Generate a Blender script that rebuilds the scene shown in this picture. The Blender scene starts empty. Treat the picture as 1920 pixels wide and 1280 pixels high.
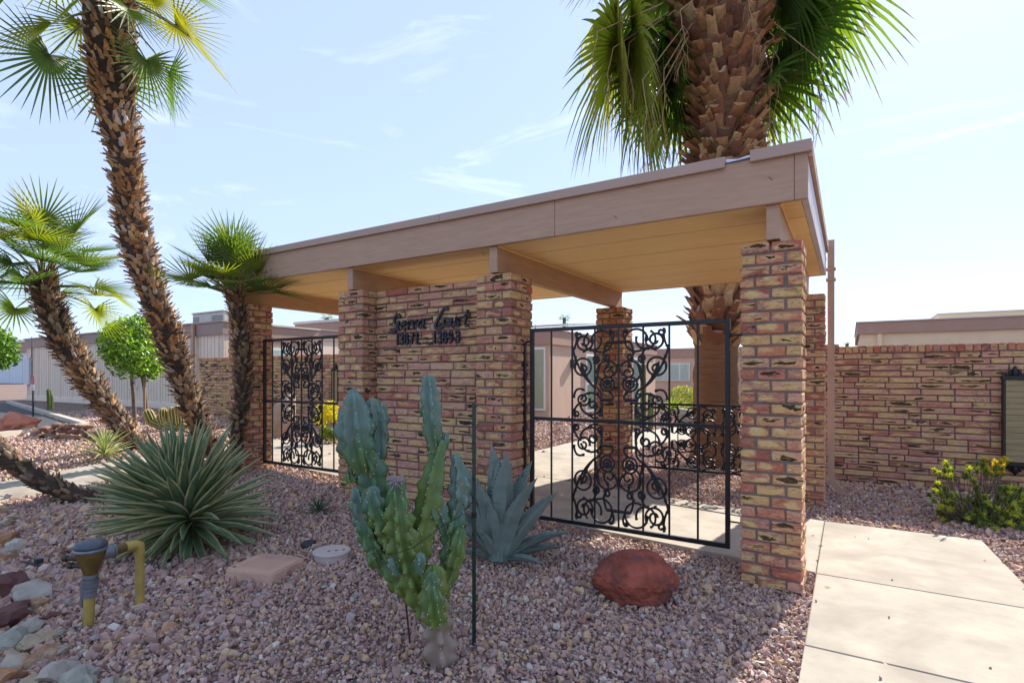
import bpy, bmesh, math, random
import numpy as np
from mathutils import Vector, Matrix, Euler, noise as mn
random.seed(7); rng = np.random.default_rng(7)
R = math.radians; PI = math.pi
S = bpy.context.scene; COL = S.collection

# ------------------------------------------------------------------ camera, sky, sun, exposure
F, HOR, CX, EYE = 1023.0, 704.0, 960.0, 1.41           # lens (px at 1920 wide), horizon row, centre column, eye height
YAW = math.atan(632/1023); CA, SA = math.cos(YAW), math.sin(YAW)
cam = bpy.data.objects.new('camera', bpy.data.cameras.new('camera')); COL.objects.link(cam)
cam.location = (0, 0, EYE); cam.rotation_euler = (R(90), 0, YAW)
cam.data.sensor_width = 36; cam.data.lens = F/1920*36; cam.data.shift_y = (HOR-640)/1920
cam.data.clip_end = 2000; cam.data.clip_start = 0.05
S.camera = cam

SUN_DIR = Vector((0.20, 1.28, 1.0)).normalized()        # towards the sun
EL = math.asin(SUN_DIR.z); AZ = math.atan2(SUN_DIR.x, SUN_DIR.y)
w = bpy.data.worlds.new('World'); S.world = w; w.use_nodes = True
nt = w.node_tree; bg = nt.nodes['Background']
sky = nt.nodes.new('ShaderNodeTexSky'); sky.sky_type = 'NISHITA'; sky.sun_disc = False
sky.sun_elevation = EL; sky.sun_rotation = AZ; sky.altitude = 350; sky.air_density = 1.0; sky.dust_density = .4; sky.ozone_density = 1.6
tc = nt.nodes.new('ShaderNodeTexCoord')
mp = nt.nodes.new('ShaderNodeMapping'); mp.inputs['Scale'].default_value = (1.0, 1.3, 4.5); mp.inputs['Rotation'].default_value = (0.25, 0.35, 0.5)
nz = nt.nodes.new('ShaderNodeTexNoise'); nz.inputs['Scale'].default_value = 2.3; nz.inputs['Detail'].default_value = 9; nz.inputs['Roughness'].default_value = .6; nz.inputs['Distortion'].default_value = 1.4
rp = nt.nodes.new('ShaderNodeValToRGB'); rp.color_ramp.elements[0].position = .55; rp.color_ramp.elements[1].position = .95
rp.color_ramp.elements[0].color = (0, 0, 0, 1); rp.color_ramp.elements[1].color = (.5, .5, .5, 1)
mx = nt.nodes.new('ShaderNodeMix'); mx.data_type = 'RGBA'; mx.inputs['B'].default_value = (4.6, 4.8, 5.1, 1)
hz = nt.nodes.new('ShaderNodeMix'); hz.data_type = 'RGBA'; hz.inputs['Factor'].default_value = .82; hz.inputs['B'].default_value = (1.62, 1.98, 2.85, 1)   # pale milky air
L = nt.links.new
L(tc.outputs['Generated'], mp.inputs[0]); L(mp.outputs[0], nz.inputs['Vector']); L(nz.outputs['Fac'], rp.inputs[0])
L(rp.outputs[0], mx.inputs['Factor']); L(sky.outputs[0], hz.inputs['A']); L(hz.outputs['Result'], mx.inputs['A']); L(mx.outputs['Result'], bg.inputs[0])
bg.inputs['Strength'].default_value = 0.15
sl = bpy.data.lights.new('sun', 'SUN'); sl.energy = 3.7; sl.angle = R(.55); sl.color = (1, .93, .82)
so = bpy.data.objects.new('sun', sl); COL.objects.link(so); so.rotation_euler = SUN_DIR.to_track_quat('Z', 'Y').to_euler()
vs = S.view_settings; vs.view_transform = 'Standard'; vs.look = 'None'; vs.gamma = 1; vs.use_curve_mapping = False
vs.exposure = 1.36
S.render.engine = 'CYCLES'; S.cycles.max_bounces = 8; S.cycles.diffuse_bounces = 5; S.cycles.transparent_max_bounces = 8

# ------------------------------------------------------------------ measured ground and placing helpers
def gz(x, y):                                           # the bed rises gently towards the left
    return .045*min(max(-.63-x, 0), 6)*min(max((y-1)/3, 0), 1)
def PT(px, py, Z):                                      # a point seen at photo px,py at depth Z
    X = (px-CX)/F*Z
    return Vector((X*CA-Z*SA, X*SA+Z*CA, EYE-(py-HOR)/F*Z))
def G2(px, py):
    z = 0
    for i in range(30):
        p = PT(px, py, F*(EYE-z)/(py-HOR)); z = gz(p.x, p.y)
    return Vector((p.x, p.y, z))
def OY(px, py, y):
    X = (px-CX)/F; ry = X*SA+CA; rx = X*CA-SA; t = y/ry
    return Vector((rx*t, y, EYE-(py-HOR)/F*t))

# ------------------------------------------------------------------ materials
def N(nt, t, **k):
    n = nt.nodes.new(t)
    for a, b in k.items():
        if a.startswith('i_'): n.inputs[a[2:].replace('_', ' ')].default_value = b
        else: setattr(n, a, b)
    return n
def c4(c): return (c[0], c[1], c[2], 1)
def ramp(nt, stops, interp='LINEAR'):
    r = nt.nodes.new('ShaderNodeValToRGB'); r.color_ramp.interpolation = interp
    e = r.color_ramp.elements
    while len(e) > 1: e.remove(e[-1])
    e[0].position = stops[0][0]; e[0].color = c4(stops[0][1])
    for p, c in stops[1:]:
        q = e.new(p); q.color = c4(c)
    return r
def g3(v): return (v, v, v)
MATS = {}; RND = {}
def mat(name, col, rough=.8, var=.15, scale=6, bump=.2, metal=0, rnd=None, transl=0, sc3=(1, 1, 1), bscale=40, second=None, spec=.5, inst=False, dist=.004):
    """col; var darkens/lightens by noise; rnd = list of colours picked per object; second = (colour, threshold, width, scale) blotches"""
    if name in MATS: return MATS[name]
    RND[name] = rnd
    m = bpy.data.materials.new(name); m.use_nodes = True; t = m.node_tree; b = t.nodes['Principled BSDF']; Lk = t.links.new
    tc = N(t, 'ShaderNodeTexCoord'); mp = N(t, 'ShaderNodeMapping'); mp.inputs['Scale'].default_value = sc3
    oi = N(t, 'ShaderNodeObjectInfo')
    add = N(t, 'ShaderNodeVectorMath', operation='ADD'); mul = N(t, 'ShaderNodeMath', operation='MULTIPLY'); mul.inputs[1].default_value = 57.0
    Lk(oi.outputs['Random'], mul.inputs[0]); Lk(tc.outputs['Object'], add.inputs[0]); Lk(mul.outputs[0], add.inputs[1]); Lk(add.outputs[0], mp.inputs[0])
    n1 = N(t, 'ShaderNodeTexNoise'); n1.inputs['Scale'].default_value = scale; n1.inputs['Detail'].default_value = 6; n1.inputs['Roughness'].default_value = .62
    Lk(mp.outputs[0], n1.inputs['Vector'])
    if rnd:
        st = [(i/len(rnd), c) for i, c in enumerate(rnd)]
        r = ramp(t, st, 'CONSTANT')
        if inst:
            at = N(t, 'ShaderNodeAttribute', attribute_type='GEOMETRY' if inst == 'geo' else 'INSTANCER', attribute_name='tint'); Lk(at.outputs['Fac'], r.inputs[0])
        else: Lk(oi.outputs['Random'], r.inputs[0])
        src = r.outputs[0]
    else:
        rg = N(t, 'ShaderNodeRGB'); rg.outputs[0].default_value = c4(col); src = rg.outputs[0]
    v = ramp(t, [(.25, g3(1-var*1.6)), (.75, g3(1+var))])
    v.color_ramp.elements[1].color = (min(1+var, 2),)*3+(1,)
    Lk(n1.outputs['Fac'], v.inputs[0])
    mm = N(t, 'ShaderNodeMix', data_type='RGBA', blend_type='MULTIPLY'); mm.inputs['Factor'].default_value = 1
    Lk(src, mm.inputs['A']); Lk(v.outputs[0], mm.inputs['B']); out = mm.outputs['Result']
    if second:
        c2, th, wd, s2 = second
        n2 = N(t, 'ShaderNodeTexNoise'); n2.inputs['Scale'].default_value = s2; n2.inputs['Detail'].default_value = 5; n2.inputs['Distortion'].default_value = .8
        Lk(mp.outputs[0], n2.inputs['Vector']); r2 = ramp(t, [(th, g3(0)), (th+wd, g3(1))]); Lk(n2.outputs['Fac'], r2.inputs[0])
        m2 = N(t, 'ShaderNodeMix', data_type='RGBA'); Lk(r2.outputs[0], m2.inputs['Factor']); Lk(out, m2.inputs['A']); m2.inputs['B'].default_value = c4(c2); out = m2.outputs['Result']
    Lk(out, b.inputs['Base Color']); b.inputs['Roughness'].default_value = rough; b.inputs['Metallic'].default_value = metal
    b.inputs['Specular IOR Level'].default_value = spec
    if bump:
        nb = N(t, 'ShaderNodeTexNoise'); nb.inputs['Scale'].default_value = bscale; nb.inputs['Detail'].default_value = 5
        Lk(mp.outputs[0], nb.inputs['Vector']); bp = N(t, 'ShaderNodeBump'); bp.inputs['Strength'].default_value = bump; bp.inputs['Distance'].default_value = dist
        Lk(nb.outputs['Fac'], bp.inputs['Height']); Lk(bp.outputs[0], b.inputs['Normal'])
    if transl:
        tr = N(t, 'ShaderNodeBsdfTranslucent'); hs = N(t, 'ShaderNodeHueSaturation'); hs.inputs['Saturation'].default_value = 1.15; hs.inputs['Value'].default_value = 2.4
        Lk(out, hs.inputs['Color']); Lk(hs.outputs[0], tr.inputs[0])
        ms = N(t, 'ShaderNodeMixShader'); ms.inputs[0].default_value = transl
        o = t.nodes['Material Output']; Lk(b.outputs[0], ms.inputs[1]); Lk(tr.outputs[0], ms.inputs[2]); Lk(ms.outputs[0], o.inputs[0])
    MATS[name] = m
    return m

def brick_material(name, sc3, base, joined=False):
    m = bpy.data.materials.new(name); m.use_nodes = True; t = m.node_tree; b = t.nodes['Principled BSDF']; Lk = t.links.new
    tc = N(t, 'ShaderNodeTexCoord'); oi = N(t, 'ShaderNodeObjectInfo')
    if joined:
        at = N(t, 'ShaderNodeAttribute', attribute_name='tint'); rv = at.outputs['Fac']
    else: rv = oi.outputs['Random']
    mul = N(t, 'ShaderNodeMath', operation='MULTIPLY'); mul.inputs[1].default_value = 91.7; Lk(rv, mul.inputs[0])
    fr = N(t, 'ShaderNodeMath', operation='FRACT'); Lk(mul.outputs[0], fr.inputs[0])
    add = N(t, 'ShaderNodeVectorMath', operation='ADD'); Lk(tc.outputs['Object'], add.inputs[0]); Lk(mul.outputs[0], add.inputs[1])
    mp = N(t, 'ShaderNodeMapping'); mp.inputs['Scale'].default_value = sc3; Lk(add.outputs[0], mp.inputs[0])
    base = [(r_, g_*.96, b_*.89) for r_, g_, b_ in base]
    rc = ramp(t, [(i/len(base), c) for i, c in enumerate(base)], 'CONSTANT'); Lk(rv, rc.inputs[0])
    def nz(scale, det, dist, off):
        a = N(t, 'ShaderNodeVectorMath', operation='ADD'); a.inputs[1].default_value = (off, off*.7, off*1.3); Lk(mp.outputs[0], a.inputs[0])
        n = N(t, 'ShaderNodeTexNoise'); n.inputs['Scale'].default_value = scale; n.inputs['Detail'].default_value = det; n.inputs['Distortion'].default_value = dist; n.inputs['Roughness'].default_value = .6
        Lk(a.outputs[0], n.inputs['Vector']); return n.outputs['Fac']
    def mixc(f, A, B):
        x = N(t, 'ShaderNodeMix', data_type='RGBA'); Lk(f, x.inputs['Factor'])
        for s, v in (('A', A), ('B', B)):
            if isinstance(v, tuple): x.inputs[s].default_value = c4(v)
            else: Lk(v, x.inputs[s])
        return x.outputs['Result']
    def mulf(a, c):
        x = N(t, 'ShaderNodeMath', operation='MULTIPLY'); Lk(a, x.inputs[0]); Lk(c, x.inputs[1]); return x.outputs[0]
    fine = nz(5, 8, .4, 0); rf = ramp(t, [(.32, g3(.42)), (.64, g3(1.12))]); Lk(fine, rf.inputs[0])
    mm = N(t, 'ShaderNodeMix', data_type='RGBA', blend_type='MULTIPLY'); mm.inputs['Factor'].default_value = 1; Lk(rc.outputs[0], mm.inputs['A']); Lk(rf.outputs[0], mm.inputs['B'])
    col = mm.outputs['Result']
    def mt(op, x, y=None):
        q = N(t, 'ShaderNodeMath', operation=op)
        for i, v in enumerate((x, y)):
            if v is None: continue
            if isinstance(v, (int, float)): q.inputs[i].default_value = v
            else: Lk(v, q.inputs[i])
        return q.outputs[0]
    big = nz(.8, 3, .5, 11)
    rc2 = ramp(t, [(i/len(base), c) for i, c in enumerate(base)], 'CONSTANT'); Lk(mt('FRACT', mt('MULTIPLY', rv, 777.1)), rc2.inputs[0])
    mA = ramp(t, [(.44, g3(0)), (.58, g3(.9))]); Lk(nz(1.1, 6, .7, 143), mA.inputs[0]); col = mixc(mA.outputs[0], col, rc2.outputs[0])
    gateA = ramp(t, [(.22, g3(0)), (.25, g3(1))]); Lk(fr.outputs[0], gateA.inputs[0])
    fr2 = mt('FRACT', mt('MULTIPLY', rv, 413.3))
    if joined: val = mt('MULTIPLY', mt('SUBTRACT', nz(.7, 2, .3, 23), .42), 9)
    else:
        sx = N(t, 'ShaderNodeSeparateXYZ'); Lk(tc.outputs['Object'], sx.inputs[0])
        hl = .085 if sc3[0] > 7 else .13
        ex = mt('DIVIDE', mt('ADD', sx.outputs[0], mt('MULTIPLY', mt('SUBTRACT', fr2, .5), hl*.9)), mt('ADD', hl*.45, mt('MULTIPLY', fr2, hl*.55)))
        ez = mt('DIVIDE', mt('ADD', sx.outputs[2], mt('MULTIPLY', mt('SUBTRACT', fr.outputs[0], .6), .025)), mt('ADD', .011, mt('MULTIPLY', mt('FRACT', mt('MULTIPLY', rv, 1913.7)), .016)))
        val = mt('ADD', mt('POWER', mt('ABSOLUTE', ex), 2.0), mt('POWER', mt('ABSOLUTE', ez), 2.0))
    val = mt('ADD', val, mt('MULTIPLY', mt('SUBTRACT', big, .5), 8.5))
    val = mt('ADD', val, mt('MULTIPLY', mt('SUBTRACT', fine, .5), 1.6))
    # cream-yellow patch
    r1 = ramp(t, [(.24, g3(1)), (.33, g3(.75)), (.50, g3(0))]); vs_ = mt('ADD', mt('MULTIPLY', val, .2), .15); Lk(vs_, r1.inputs[0])
    gl = nz(2.0, 5, .6, 31); rg = ramp(t, [(.28, (.40, .20, .09)), (.42, (.58, .37, .15)), (.55, (.62, .44, .20)), (.72, (.64, .48, .31))]); Lk(gl, rg.inputs[0])
    col = mixc(mulf(r1.outputs[0], gateA.outputs[0]), col, rg.outputs[0])
    # burnt heart of some bricks
    gate2 = ramp(t, [(.48, g3(0)), (.52, g3(1))]); Lk(fr2, gate2.inputs[0])
    r2 = ramp(t, [(.17, g3(1)), (.25, g3(0))]); Lk(vs_, r2.inputs[0])
    dk = ramp(t, [(.38, (.018, .013, .012)), (.66, (.12, .07, .035))]); Lk(fine, dk.inputs[0])
    col = mixc(mulf(r2.outputs[0], gate2.outputs[0]), col, dk.outputs[0])
    # dark outline round the patch
    r3 = ramp(t, [(.335, g3(0)), (.355, g3(1)), (.375, g3(1)), (.395, g3(0))]); Lk(vs_, r3.inputs[0])
    brk = ramp(t, [(.50, g3(0)), (.56, g3(.85))]); Lk(nz(1.5, 3, .3, 61), brk.inputs[0])
    col = mixc(mulf(mulf(r3.outputs[0], gateA.outputs[0]), brk.outputs[0]), col, (.075, .04, .022))
    # pale mortar smear
    sm = nz(1.7, 6, .5, 97); r4 = ramp(t, [(.57, g3(0)), (.76, g3(.55))]); Lk(sm, r4.inputs[0])
    col = mixc(r4.outputs[0], col, (.60, .46, .36))
    Lk(col, b.inputs['Base Color']); b.inputs['Roughness'].default_value = .85; b.inputs['Specular IOR Level'].default_value = .3
    bp = N(t, 'ShaderNodeBump'); bp.inputs['Strength'].default_value = .9; bp.inputs['Distance'].default_value = .008
    Lk(fine, bp.inputs['Height']); Lk(bp.outputs[0], b.inputs['Normal'])
    return m
BASE = [(.54, .22, .14), (.58, .30, .21), (.42, .13, .09), (.58, .36, .18), (.60, .34, .26), (.50, .18, .12), (.62, .43, .20), (.32, .13, .10), (.56, .27, .19), (.60, .38, .21), (.54, .24, .17), (.44, .24, .18)]
WBASE = [(.56, .30, .22), (.60, .40, .23), (.58, .32, .25), (.62, .44, .26), (.44, .16, .12), (.60, .35, .27), (.36, .16, .12), (.54, .25, .19), (.60, .37, .30), (.62, .44, .24)]
M_BRICK = brick_material('pillar_brick', (9, 9, 26), BASE)
M_WBRICK = brick_material('wall_brick', (6, 6, 30), WBASE)
M_WBRICKJ = brick_material('wall_brick_joined', (6, 6, 30), WBASE, True)
M_MORTAR = mat('mortar', (.19, .15, .135), .95, .15, 14, .5, dist=.004)
M_FASCIA = mat('mauve_brown_paint', (.44, .285, .195), .6, .10, 5, .5, sc3=(1, 1, 9), bscale=50, dist=.003)
M_EDGE = mat('drip_edge_paint', (.40, .285, .23), .5, .06, 3, .05)
M_SOFFIT = mat('peach_soffit_paint', (.86, .60, .27), .6, .07, 3, .15, sc3=(1, 8, 1), dist=.002)
M_BEAM = mat('beam_paint', (.46, .28, .16), .6, .12, 5, .4, sc3=(1, 1, 8), dist=.003)
M_IRON = mat('black_iron', (.012, .012, .016), .38, .3, 12, .15, metal=.2)
M_NAVY = mat('dark_letters', (.012, .018, .035), .45, .2, 20, 0)
M_SLAB = mat('concrete', (.385, .34, .275), .9, .16, 4.0, .4, bscale=120, second=((.26, .22, .175), .50, .26, 1.5), dist=.003)
M_CURB = mat('kerb_concrete', (.45, .40, .34), .9, .1, 3, .2)
M_ASPH = mat('asphalt', (.05, .05, .055), .9, .2, 8, .4)
GRAV = [(.34, .215, .205), (.36, .24, .215), (.29, .195, .195), (.38, .275, .25), (.26, .165, .165), (.42, .33, .31), (.33, .21, .19), (.40, .24, .165), (.28, .20, .21), (.34, .235, .22), (.46, .40, .385), (.24, .13, .115), (.36, .25, .24), (.31, .205, .195), (.42, .30, .20), (.30, .21, .215), (.27, .24, .25), (.38, .26, .235), (.42, .29, .185), (.36, .225, .15), (.22, .15, .14)]
GRAV = [(min(.62, r*1.36+.015), min(.6, g*1.30+.015), min(.6, bb*1.16+.015)) for r, g, bb in GRAV]
M_STONE = mat('gravel_stone', (.3, .2, .2), .85, .2, 30, .3, rnd=GRAV, inst=True, bscale=90)

# ------------------------------------------------------------------ mesh builder
class MB:
    def __init__(s): s.v = []; s.f = []; s.mi = []; s.sm = []; s.tint = None
    def add(s, vs, fs, mi=0, sm=False):
        o = len(s.v); s.v += [tuple(v) for v in vs]
        for f in fs: s.f.append([i+o for i in f]); s.mi.append(mi); s.sm.append(sm)
        return s
    def box(s, x0, x1, y0, y1, z0, z1, mi=0, bev=0, M=None):
        if bev:
            cx, cy, cz = (x0+x1)/2, (y0+y1)/2, (z0+z1)/2; h = ((x1-x0)/2, (y1-y0)/2, (z1-z0)/2)
            vs, fs = chamfer(h, min(bev, min(h)*.8)); vs = [(v[0]+cx, v[1]+cy, v[2]+cz) for v in vs]
        else:
            vs = [(x, y, z) for z in (z0, z1) for y in (y0, y1) for x in (x0, x1)]
            fs = [(0, 2, 3, 1), (4, 5, 7, 6), (0, 1, 5, 4), (2, 6, 7, 3), (0, 4, 6, 2), (1, 3, 7, 5)]
        if M is not None: vs = [M @ Vector(v) for v in vs]
        return s.add(vs, fs, mi)
    def tube(s, pts, rad, seg=8, mi=0, cap=True, sm=True, up=None):
        pts = [Vector(p) for p in pts]; n = len(pts)
        if not hasattr(rad, '__len__'): rad = [rad]*n
        vs = []; fs = []; a = None
        for i, p in enumerate(pts):
            d = (pts[min(i+1, n-1)]-pts[max(i-1, 0)])
            d = d.normalized() if d.length > 1e-9 else Vector((0, 0, 1))
            if a is None:
                a = d.orthogonal().normalized() if up is None else (Vector(up)-d*d.dot(Vector(up))).normalized()
            else:
                a = a-d*a.dot(d); a = a.normalized() if a.length > 1e-6 else d.orthogonal().normalized()
            b = d.cross(a)
            for k in range(seg):
                t = 2*PI*k/seg+(PI/4 if seg == 4 else 0); vs.append(p+(a*math.cos(t)+b*math.sin(t))*rad[i])
        for i in range(n-1):
            for k in range(seg):
                k2 = (k+1) % seg; fs.append((i*seg+k, i*seg+k2, (i+1)*seg+k2, (i+1)*seg+k))
        s.add(vs, fs, mi, sm)
        if cap: s.add(vs[:seg][::-1], [range(seg)], mi); s.add(vs[-seg:], [range(seg)], mi)
        return s
    def lathe(s, prof, seg=20, mi=0, M=None, sm=True, cap=True):
        vs = []; fs = []
        for r, z in prof:
            for k in range(seg):
                t = 2*PI*k/seg; v = Vector((r*math.cos(t), r*math.sin(t), z)); vs.append(M @ v if M is not None else v)
        for i in range(len(prof)-1):
            for k in range(seg):
                k2 = (k+1) % seg; fs.append((i*seg+k, i*seg+k2, (i+1)*seg+k2, (i+1)*seg+k))
        s.add(vs, fs, mi, sm)
        if cap: s.add(vs[:seg][::-1], [range(seg)], mi); s.add(vs[-seg:], [range(seg)], mi)
        return s
    def prism(s, poly, z0, z1, mi=0, M=None):
        n = len(poly); ar = sum(poly[i][0]*poly[(i+1) % n][1]-poly[(i+1) % n][0]*poly[i][1] for i in range(n))
        if ar < 0: poly = poly[::-1]
        vs = [Vector((p[0], p[1], z0)) for p in poly]+[Vector((p[0], p[1], z1)) for p in poly]
        if M is not None: vs = [M @ v for v in vs]
        fs = [list(range(n))[::-1], list(range(n, 2*n))]+[(i, (i+1) % n, n+(i+1) % n, n+i) for i in range(n)]
        return s.add(vs, fs, mi)
    def mesh(s, name, mats):
        me = bpy.data.meshes.new(name); me.from_pydata(s.v, [], s.f)
        for m in (mats if isinstance(mats, (list, tuple)) else [mats]): me.materials.append(m)
        me.polygons.foreach_set('material_index', s.mi); me.polygons.foreach_set('use_smooth', s.sm)
        if s.tint is not None:
            at = me.attributes.new('tint', 'FLOAT', 'POINT'); at.data.foreach_set('value', s.tint)
        me.update(); return me
    def obj(s, name, mats, parent=None, **k): return link(name, s.mesh(name, mats), parent, **k)
def chamfer(h, b, jit=0):
    vs = []; idx = {}
    for sx in (-1, 1):
        for sy in (-1, 1):
            for sz in (-1, 1):
                c = (sx*h[0], sy*h[1], sz*h[2]); j = [random.uniform(-jit, jit) for _ in range(3)]
                for ax in range(3):
                    v = [c[i]-(0 if i == ax else (sx, sy, sz)[i]*b)+j[i] for i in range(3)]
                    idx[(sx, sy, sz, ax)] = len(vs); vs.append(tuple(v))
    fs = []
    for ax in range(3):
        o = [i for i in range(3) if i != ax]
        for sg in (-1, 1):
            q = []
            for a, c in ((-1, -1), (1, -1), (1, 1), (-1, 1)):
                k = [0, 0, 0]; k[ax] = sg; k[o[0]] = a; k[o[1]] = c; q.append(idx[(*k, ax)])
            if (sg == 1) == (ax == 1): q = q[::-1]
            fs.append(q)
    for ax in range(3):
        o = [i for i in range(3) if i != ax]
        for a in (-1, 1):
            for c in (-1, 1):
                q = []
                for sg, f in ((-1, o[0]), (-1, o[1]), (1, o[1]), (1, o[0])):
                    k = [0, 0, 0]; k[ax] = sg; k[o[0]] = a; k[o[1]] = c; q.append(idx[(*k, f)])
                fs.append(q)
    for sx in (-1, 1):
        for sy in (-1, 1):
            for sz in (-1, 1): fs.append([idx[(sx, sy, sz, a)] for a in range(3)])
    # consistent outward winding
    out = []
    for f in fs:
        p = [Vector(vs[i]) for i in f]; nrm = (p[1]-p[0]).cross(p[2]-p[0]); c = sum(p, Vector())/len(p)
        out.append(f if nrm.dot(c) > 0 else f[::-1])
    return vs, out
def props(o, label=None, cat=None, group=None, kind=None, category=None):
    cat = cat or category
    for k, v in (('label', label), ('category', cat), ('group', group), ('kind', kind)):
        if v: o[k] = v
    return o
def link(name, me, parent=None, loc=None, M=None, **k):
    o = bpy.data.objects.new(name, me); COL.objects.link(o)
    if parent is not None: o.parent = parent
    if M is not None: o.matrix_local = M
    elif loc is not None: o.location = loc
    return props(o, **k)
def thing(name, label, cat, loc=(0, 0, 0), rz=0, group=None, kind=None):
    o = bpy.data.objects.new(name, None); COL.objects.link(o); o.location = loc; o.rotation_euler = (0, 0, rz); o.empty_display_size = .1
    return props(o, label, cat, group, kind)
def frame(origin, xa, za):
    x = Vector(xa).normalized(); z = Vector(za); z = (z-x*x.dot(z)); z = z.normalized() if z.length > 1e-6 else x.orthogonal().normalized()
    y = z.cross(x); M = Matrix((x, y, z)).transposed().to_4x4(); M.translation = Vector(origin); return M

# ------------------------------------------------------------------ ground, paths, road
xs = np.unique(np.concatenate([-np.geomspace(20, 420, 22), np.linspace(-20, 8, 113), np.geomspace(8, 420, 22)]))
ys = np.unique(np.concatenate([-np.geomspace(6, 420, 16), np.linspace(-6, 18, 97), np.geomspace(18, 420, 22)]))
b = MB(); nx, ny = len(xs), len(ys)
b.v = [(float(x), float(y), gz(x, y)-.012) for y in ys for x in xs]
b.f = [(j*nx+i, j*nx+i+1, (j+1)*nx+i+1, (j+1)*nx+i) for j in range(ny-1) for i in range(nx-1)]
b.mi = [0]*len(b.f); b.sm = [True]*len(b.f)
mg = bpy.data.materials.new('gravel_ground'); mg.use_nodes = True; t = mg.node_tree; bs = t.nodes['Principled BSDF']; Lk = t.links.new
tcg = N(t, 'ShaderNodeTexCoord'); vo = N(t, 'ShaderNodeTexVoronoi'); vo.inputs['Scale'].default_value = 34; vo.inputs['Randomness'].default_value = 1
Lk(tcg.outputs['Object'], vo.inputs['Vector']); sp = N(t, 'ShaderNodeSeparateColor'); Lk(vo.outputs['Color'], sp.inputs[0])
rr = ramp(t, [(i/len(GRAV), tuple(v*.6 for v in c)) for i, c in enumerate(GRAV)], 'CONSTANT'); Lk(sp.outputs[0], rr.inputs[0])  # gravel tones darkened below the stones, gap shade put into the colour
rd = ramp(t, [(.2, g3(1)), (.75, g3(.35))]); Lk(vo.outputs['Distance'], rd.inputs[0])
mm = N(t, 'ShaderNodeMix', data_type='RGBA', blend_type='MULTIPLY'); mm.inputs['Factor'].default_value = 1; Lk(rr.outputs[0], mm.inputs['A']); Lk(rd.outputs[0], mm.inputs['B'])
Lk(mm.outputs['Result'], bs.inputs['Base Color']); bs.inputs['Roughness'].default_value = .95
bp = N(t, 'ShaderNodeBump'); bp.invert = True; bp.inputs['Strength'].default_value = .7; bp.inputs['Distance'].default_value = .015; Lk(vo.outputs['Distance'], bp.inputs['Height']); Lk(bp.outputs[0], bs.inputs['Normal'])
b.obj('ground', mg, kind='structure')

KEEP = []                                               # areas without gravel: convex polygons in plan
def slab(name, poly, top, mats, parent=None, th=.1, **k):
    n = len(poly); cx = sum(p[0] for p in poly)/n; cy = sum(p[1] for p in poly)/n
    g = .004
    sh = lambda p, d: ((p[0]-cx)*(1-d/max(.2, math.hypot(p[0]-cx, p[1]-cy)))+cx, (p[1]-cy)*(1-d/max(.2, math.hypot(p[0]-cx, p[1]-cy)))+cy)
    T = (lambda p: top(*p)) if callable(top) else (lambda p: top)
    b = MB(); P0 = [sh(p, g) for p in poly]; P1 = [sh(p, g+.008) for p in poly]
    ar = sum(poly[i][0]*poly[(i+1) % n][1]-poly[(i+1) % n][0]*poly[i][1] for i in range(n))
    if ar < 0: P0 = P0[::-1]; P1 = P1[::-1]
    vs = [(p[0], p[1], T(p)-th) for p in P0]+[(p[0], p[1], T(p)-.006) for p in P0]+[(p[0], p[1], T(p)) for p in P1]
    fs = [tuple(range(2*n, 3*n))]+[(a*n+i, a*n+(i+1) % n, (a+1)*n+(i+1) % n, (a+1)*n+i) for a in (0, 1) for i in range(n)]
    b.add(vs, fs); KEEP.append(poly)
    return b.obj(name, mats, parent, **k)
gw = lambda x, y: gz(x, y)+.018
walk = thing('walkway', None, None, kind='structure')
for y0, y1 in ((-1.5, 1.05), (1.05, 3.2), (3.2, 4.4), (4.4, 6.03)):
    slab('slab', [(-.2, y0), (1.02, y0), (1.02 if y1 < 6 else .96, y1), (-.2, y1)], gw, M_SLAB, walk)
xl = [-.2, -1.95, -3.4, -4.9, -6.4, -7.35, -8.6]
for a, c in zip(xl, xl[1:]):
    slab('slab', [(a, 4.42), (a, 6.03), (c, 6.03), (c, 4.42)], gw, M_SLAB, walk)
slab('slab', [(-2.95, 6.03), (-4.3, 6.03), (-4.35, 7.7), (-3.1, 8.0)], gw, M_SLAB, walk)
slab('slab', [(-3.1, 8.0), (-4.35, 7.7), (-4.35, 10.0), (-3.1, 10.3)], gw, M_SLAB, walk)
slab('slab', [(-3.1, 10.3), (-4.35, 10.0), (-3.6, 13.5), (-2.2, 13.0)], gw, M_SLAB, walk)
slab('slab', [(-2.2, 13.0), (-3.6, 13.5), (-1.6, 17.5), (0.0, 16.5)], gw, M_SLAB, walk)
for y0, y1, sx in ((4.42, 3.3, 0), (3.3, 2.1, .05), (2.1, .9, .1), (.9, -.6, .2)):
    slab('slab', [(-7.3-sx, y0), (-8.55-sx, y0), (-8.6-sx*1.5, y1), (-7.4-sx, y1)], gw, M_SLAB, walk)
road = [(-14.55, 5.3), (-13.2, 3.1), (-16, 1.2), (-30, .5), (-30, 8.3)]
KEEP.append(road)
def kerb(pts, w=.15, z0=.1, z1=.36):
    k = MB()
    for p, q in zip(pts, pts[1:]):
        d = Vector((q[0]-p[0], q[1]-p[1], 0)); n = Vector((-d.y, d.x, 0)).normalized()*w/2
        k.prism([(p[0]+n.x, p[1]+n.y), (q[0]+n.x, q[1]+n.y), (q[0]-n.x, q[1]-n.y), (p[0]-n.x, p[1]-n.y)], z0, z1)
    return k.obj('kerb', M_CURB, kind='structure')
kerb([(-30, 8.38), (-14.5, 5.38)]); kerb([(-14.47, 5.36), (-13.1, 3.02)])
b = MB(); rd2 = [Vector((x, y, 0)) for x, y in road]; cen = sum(rd2, Vector())/5
b.add([((p.x-cen.x)*.985+cen.x, (p.y-cen.y)*.985+cen.y, .268) for p in rd2], [range(5)]); b.obj('road', M_ASPH, kind='structure')

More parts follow.
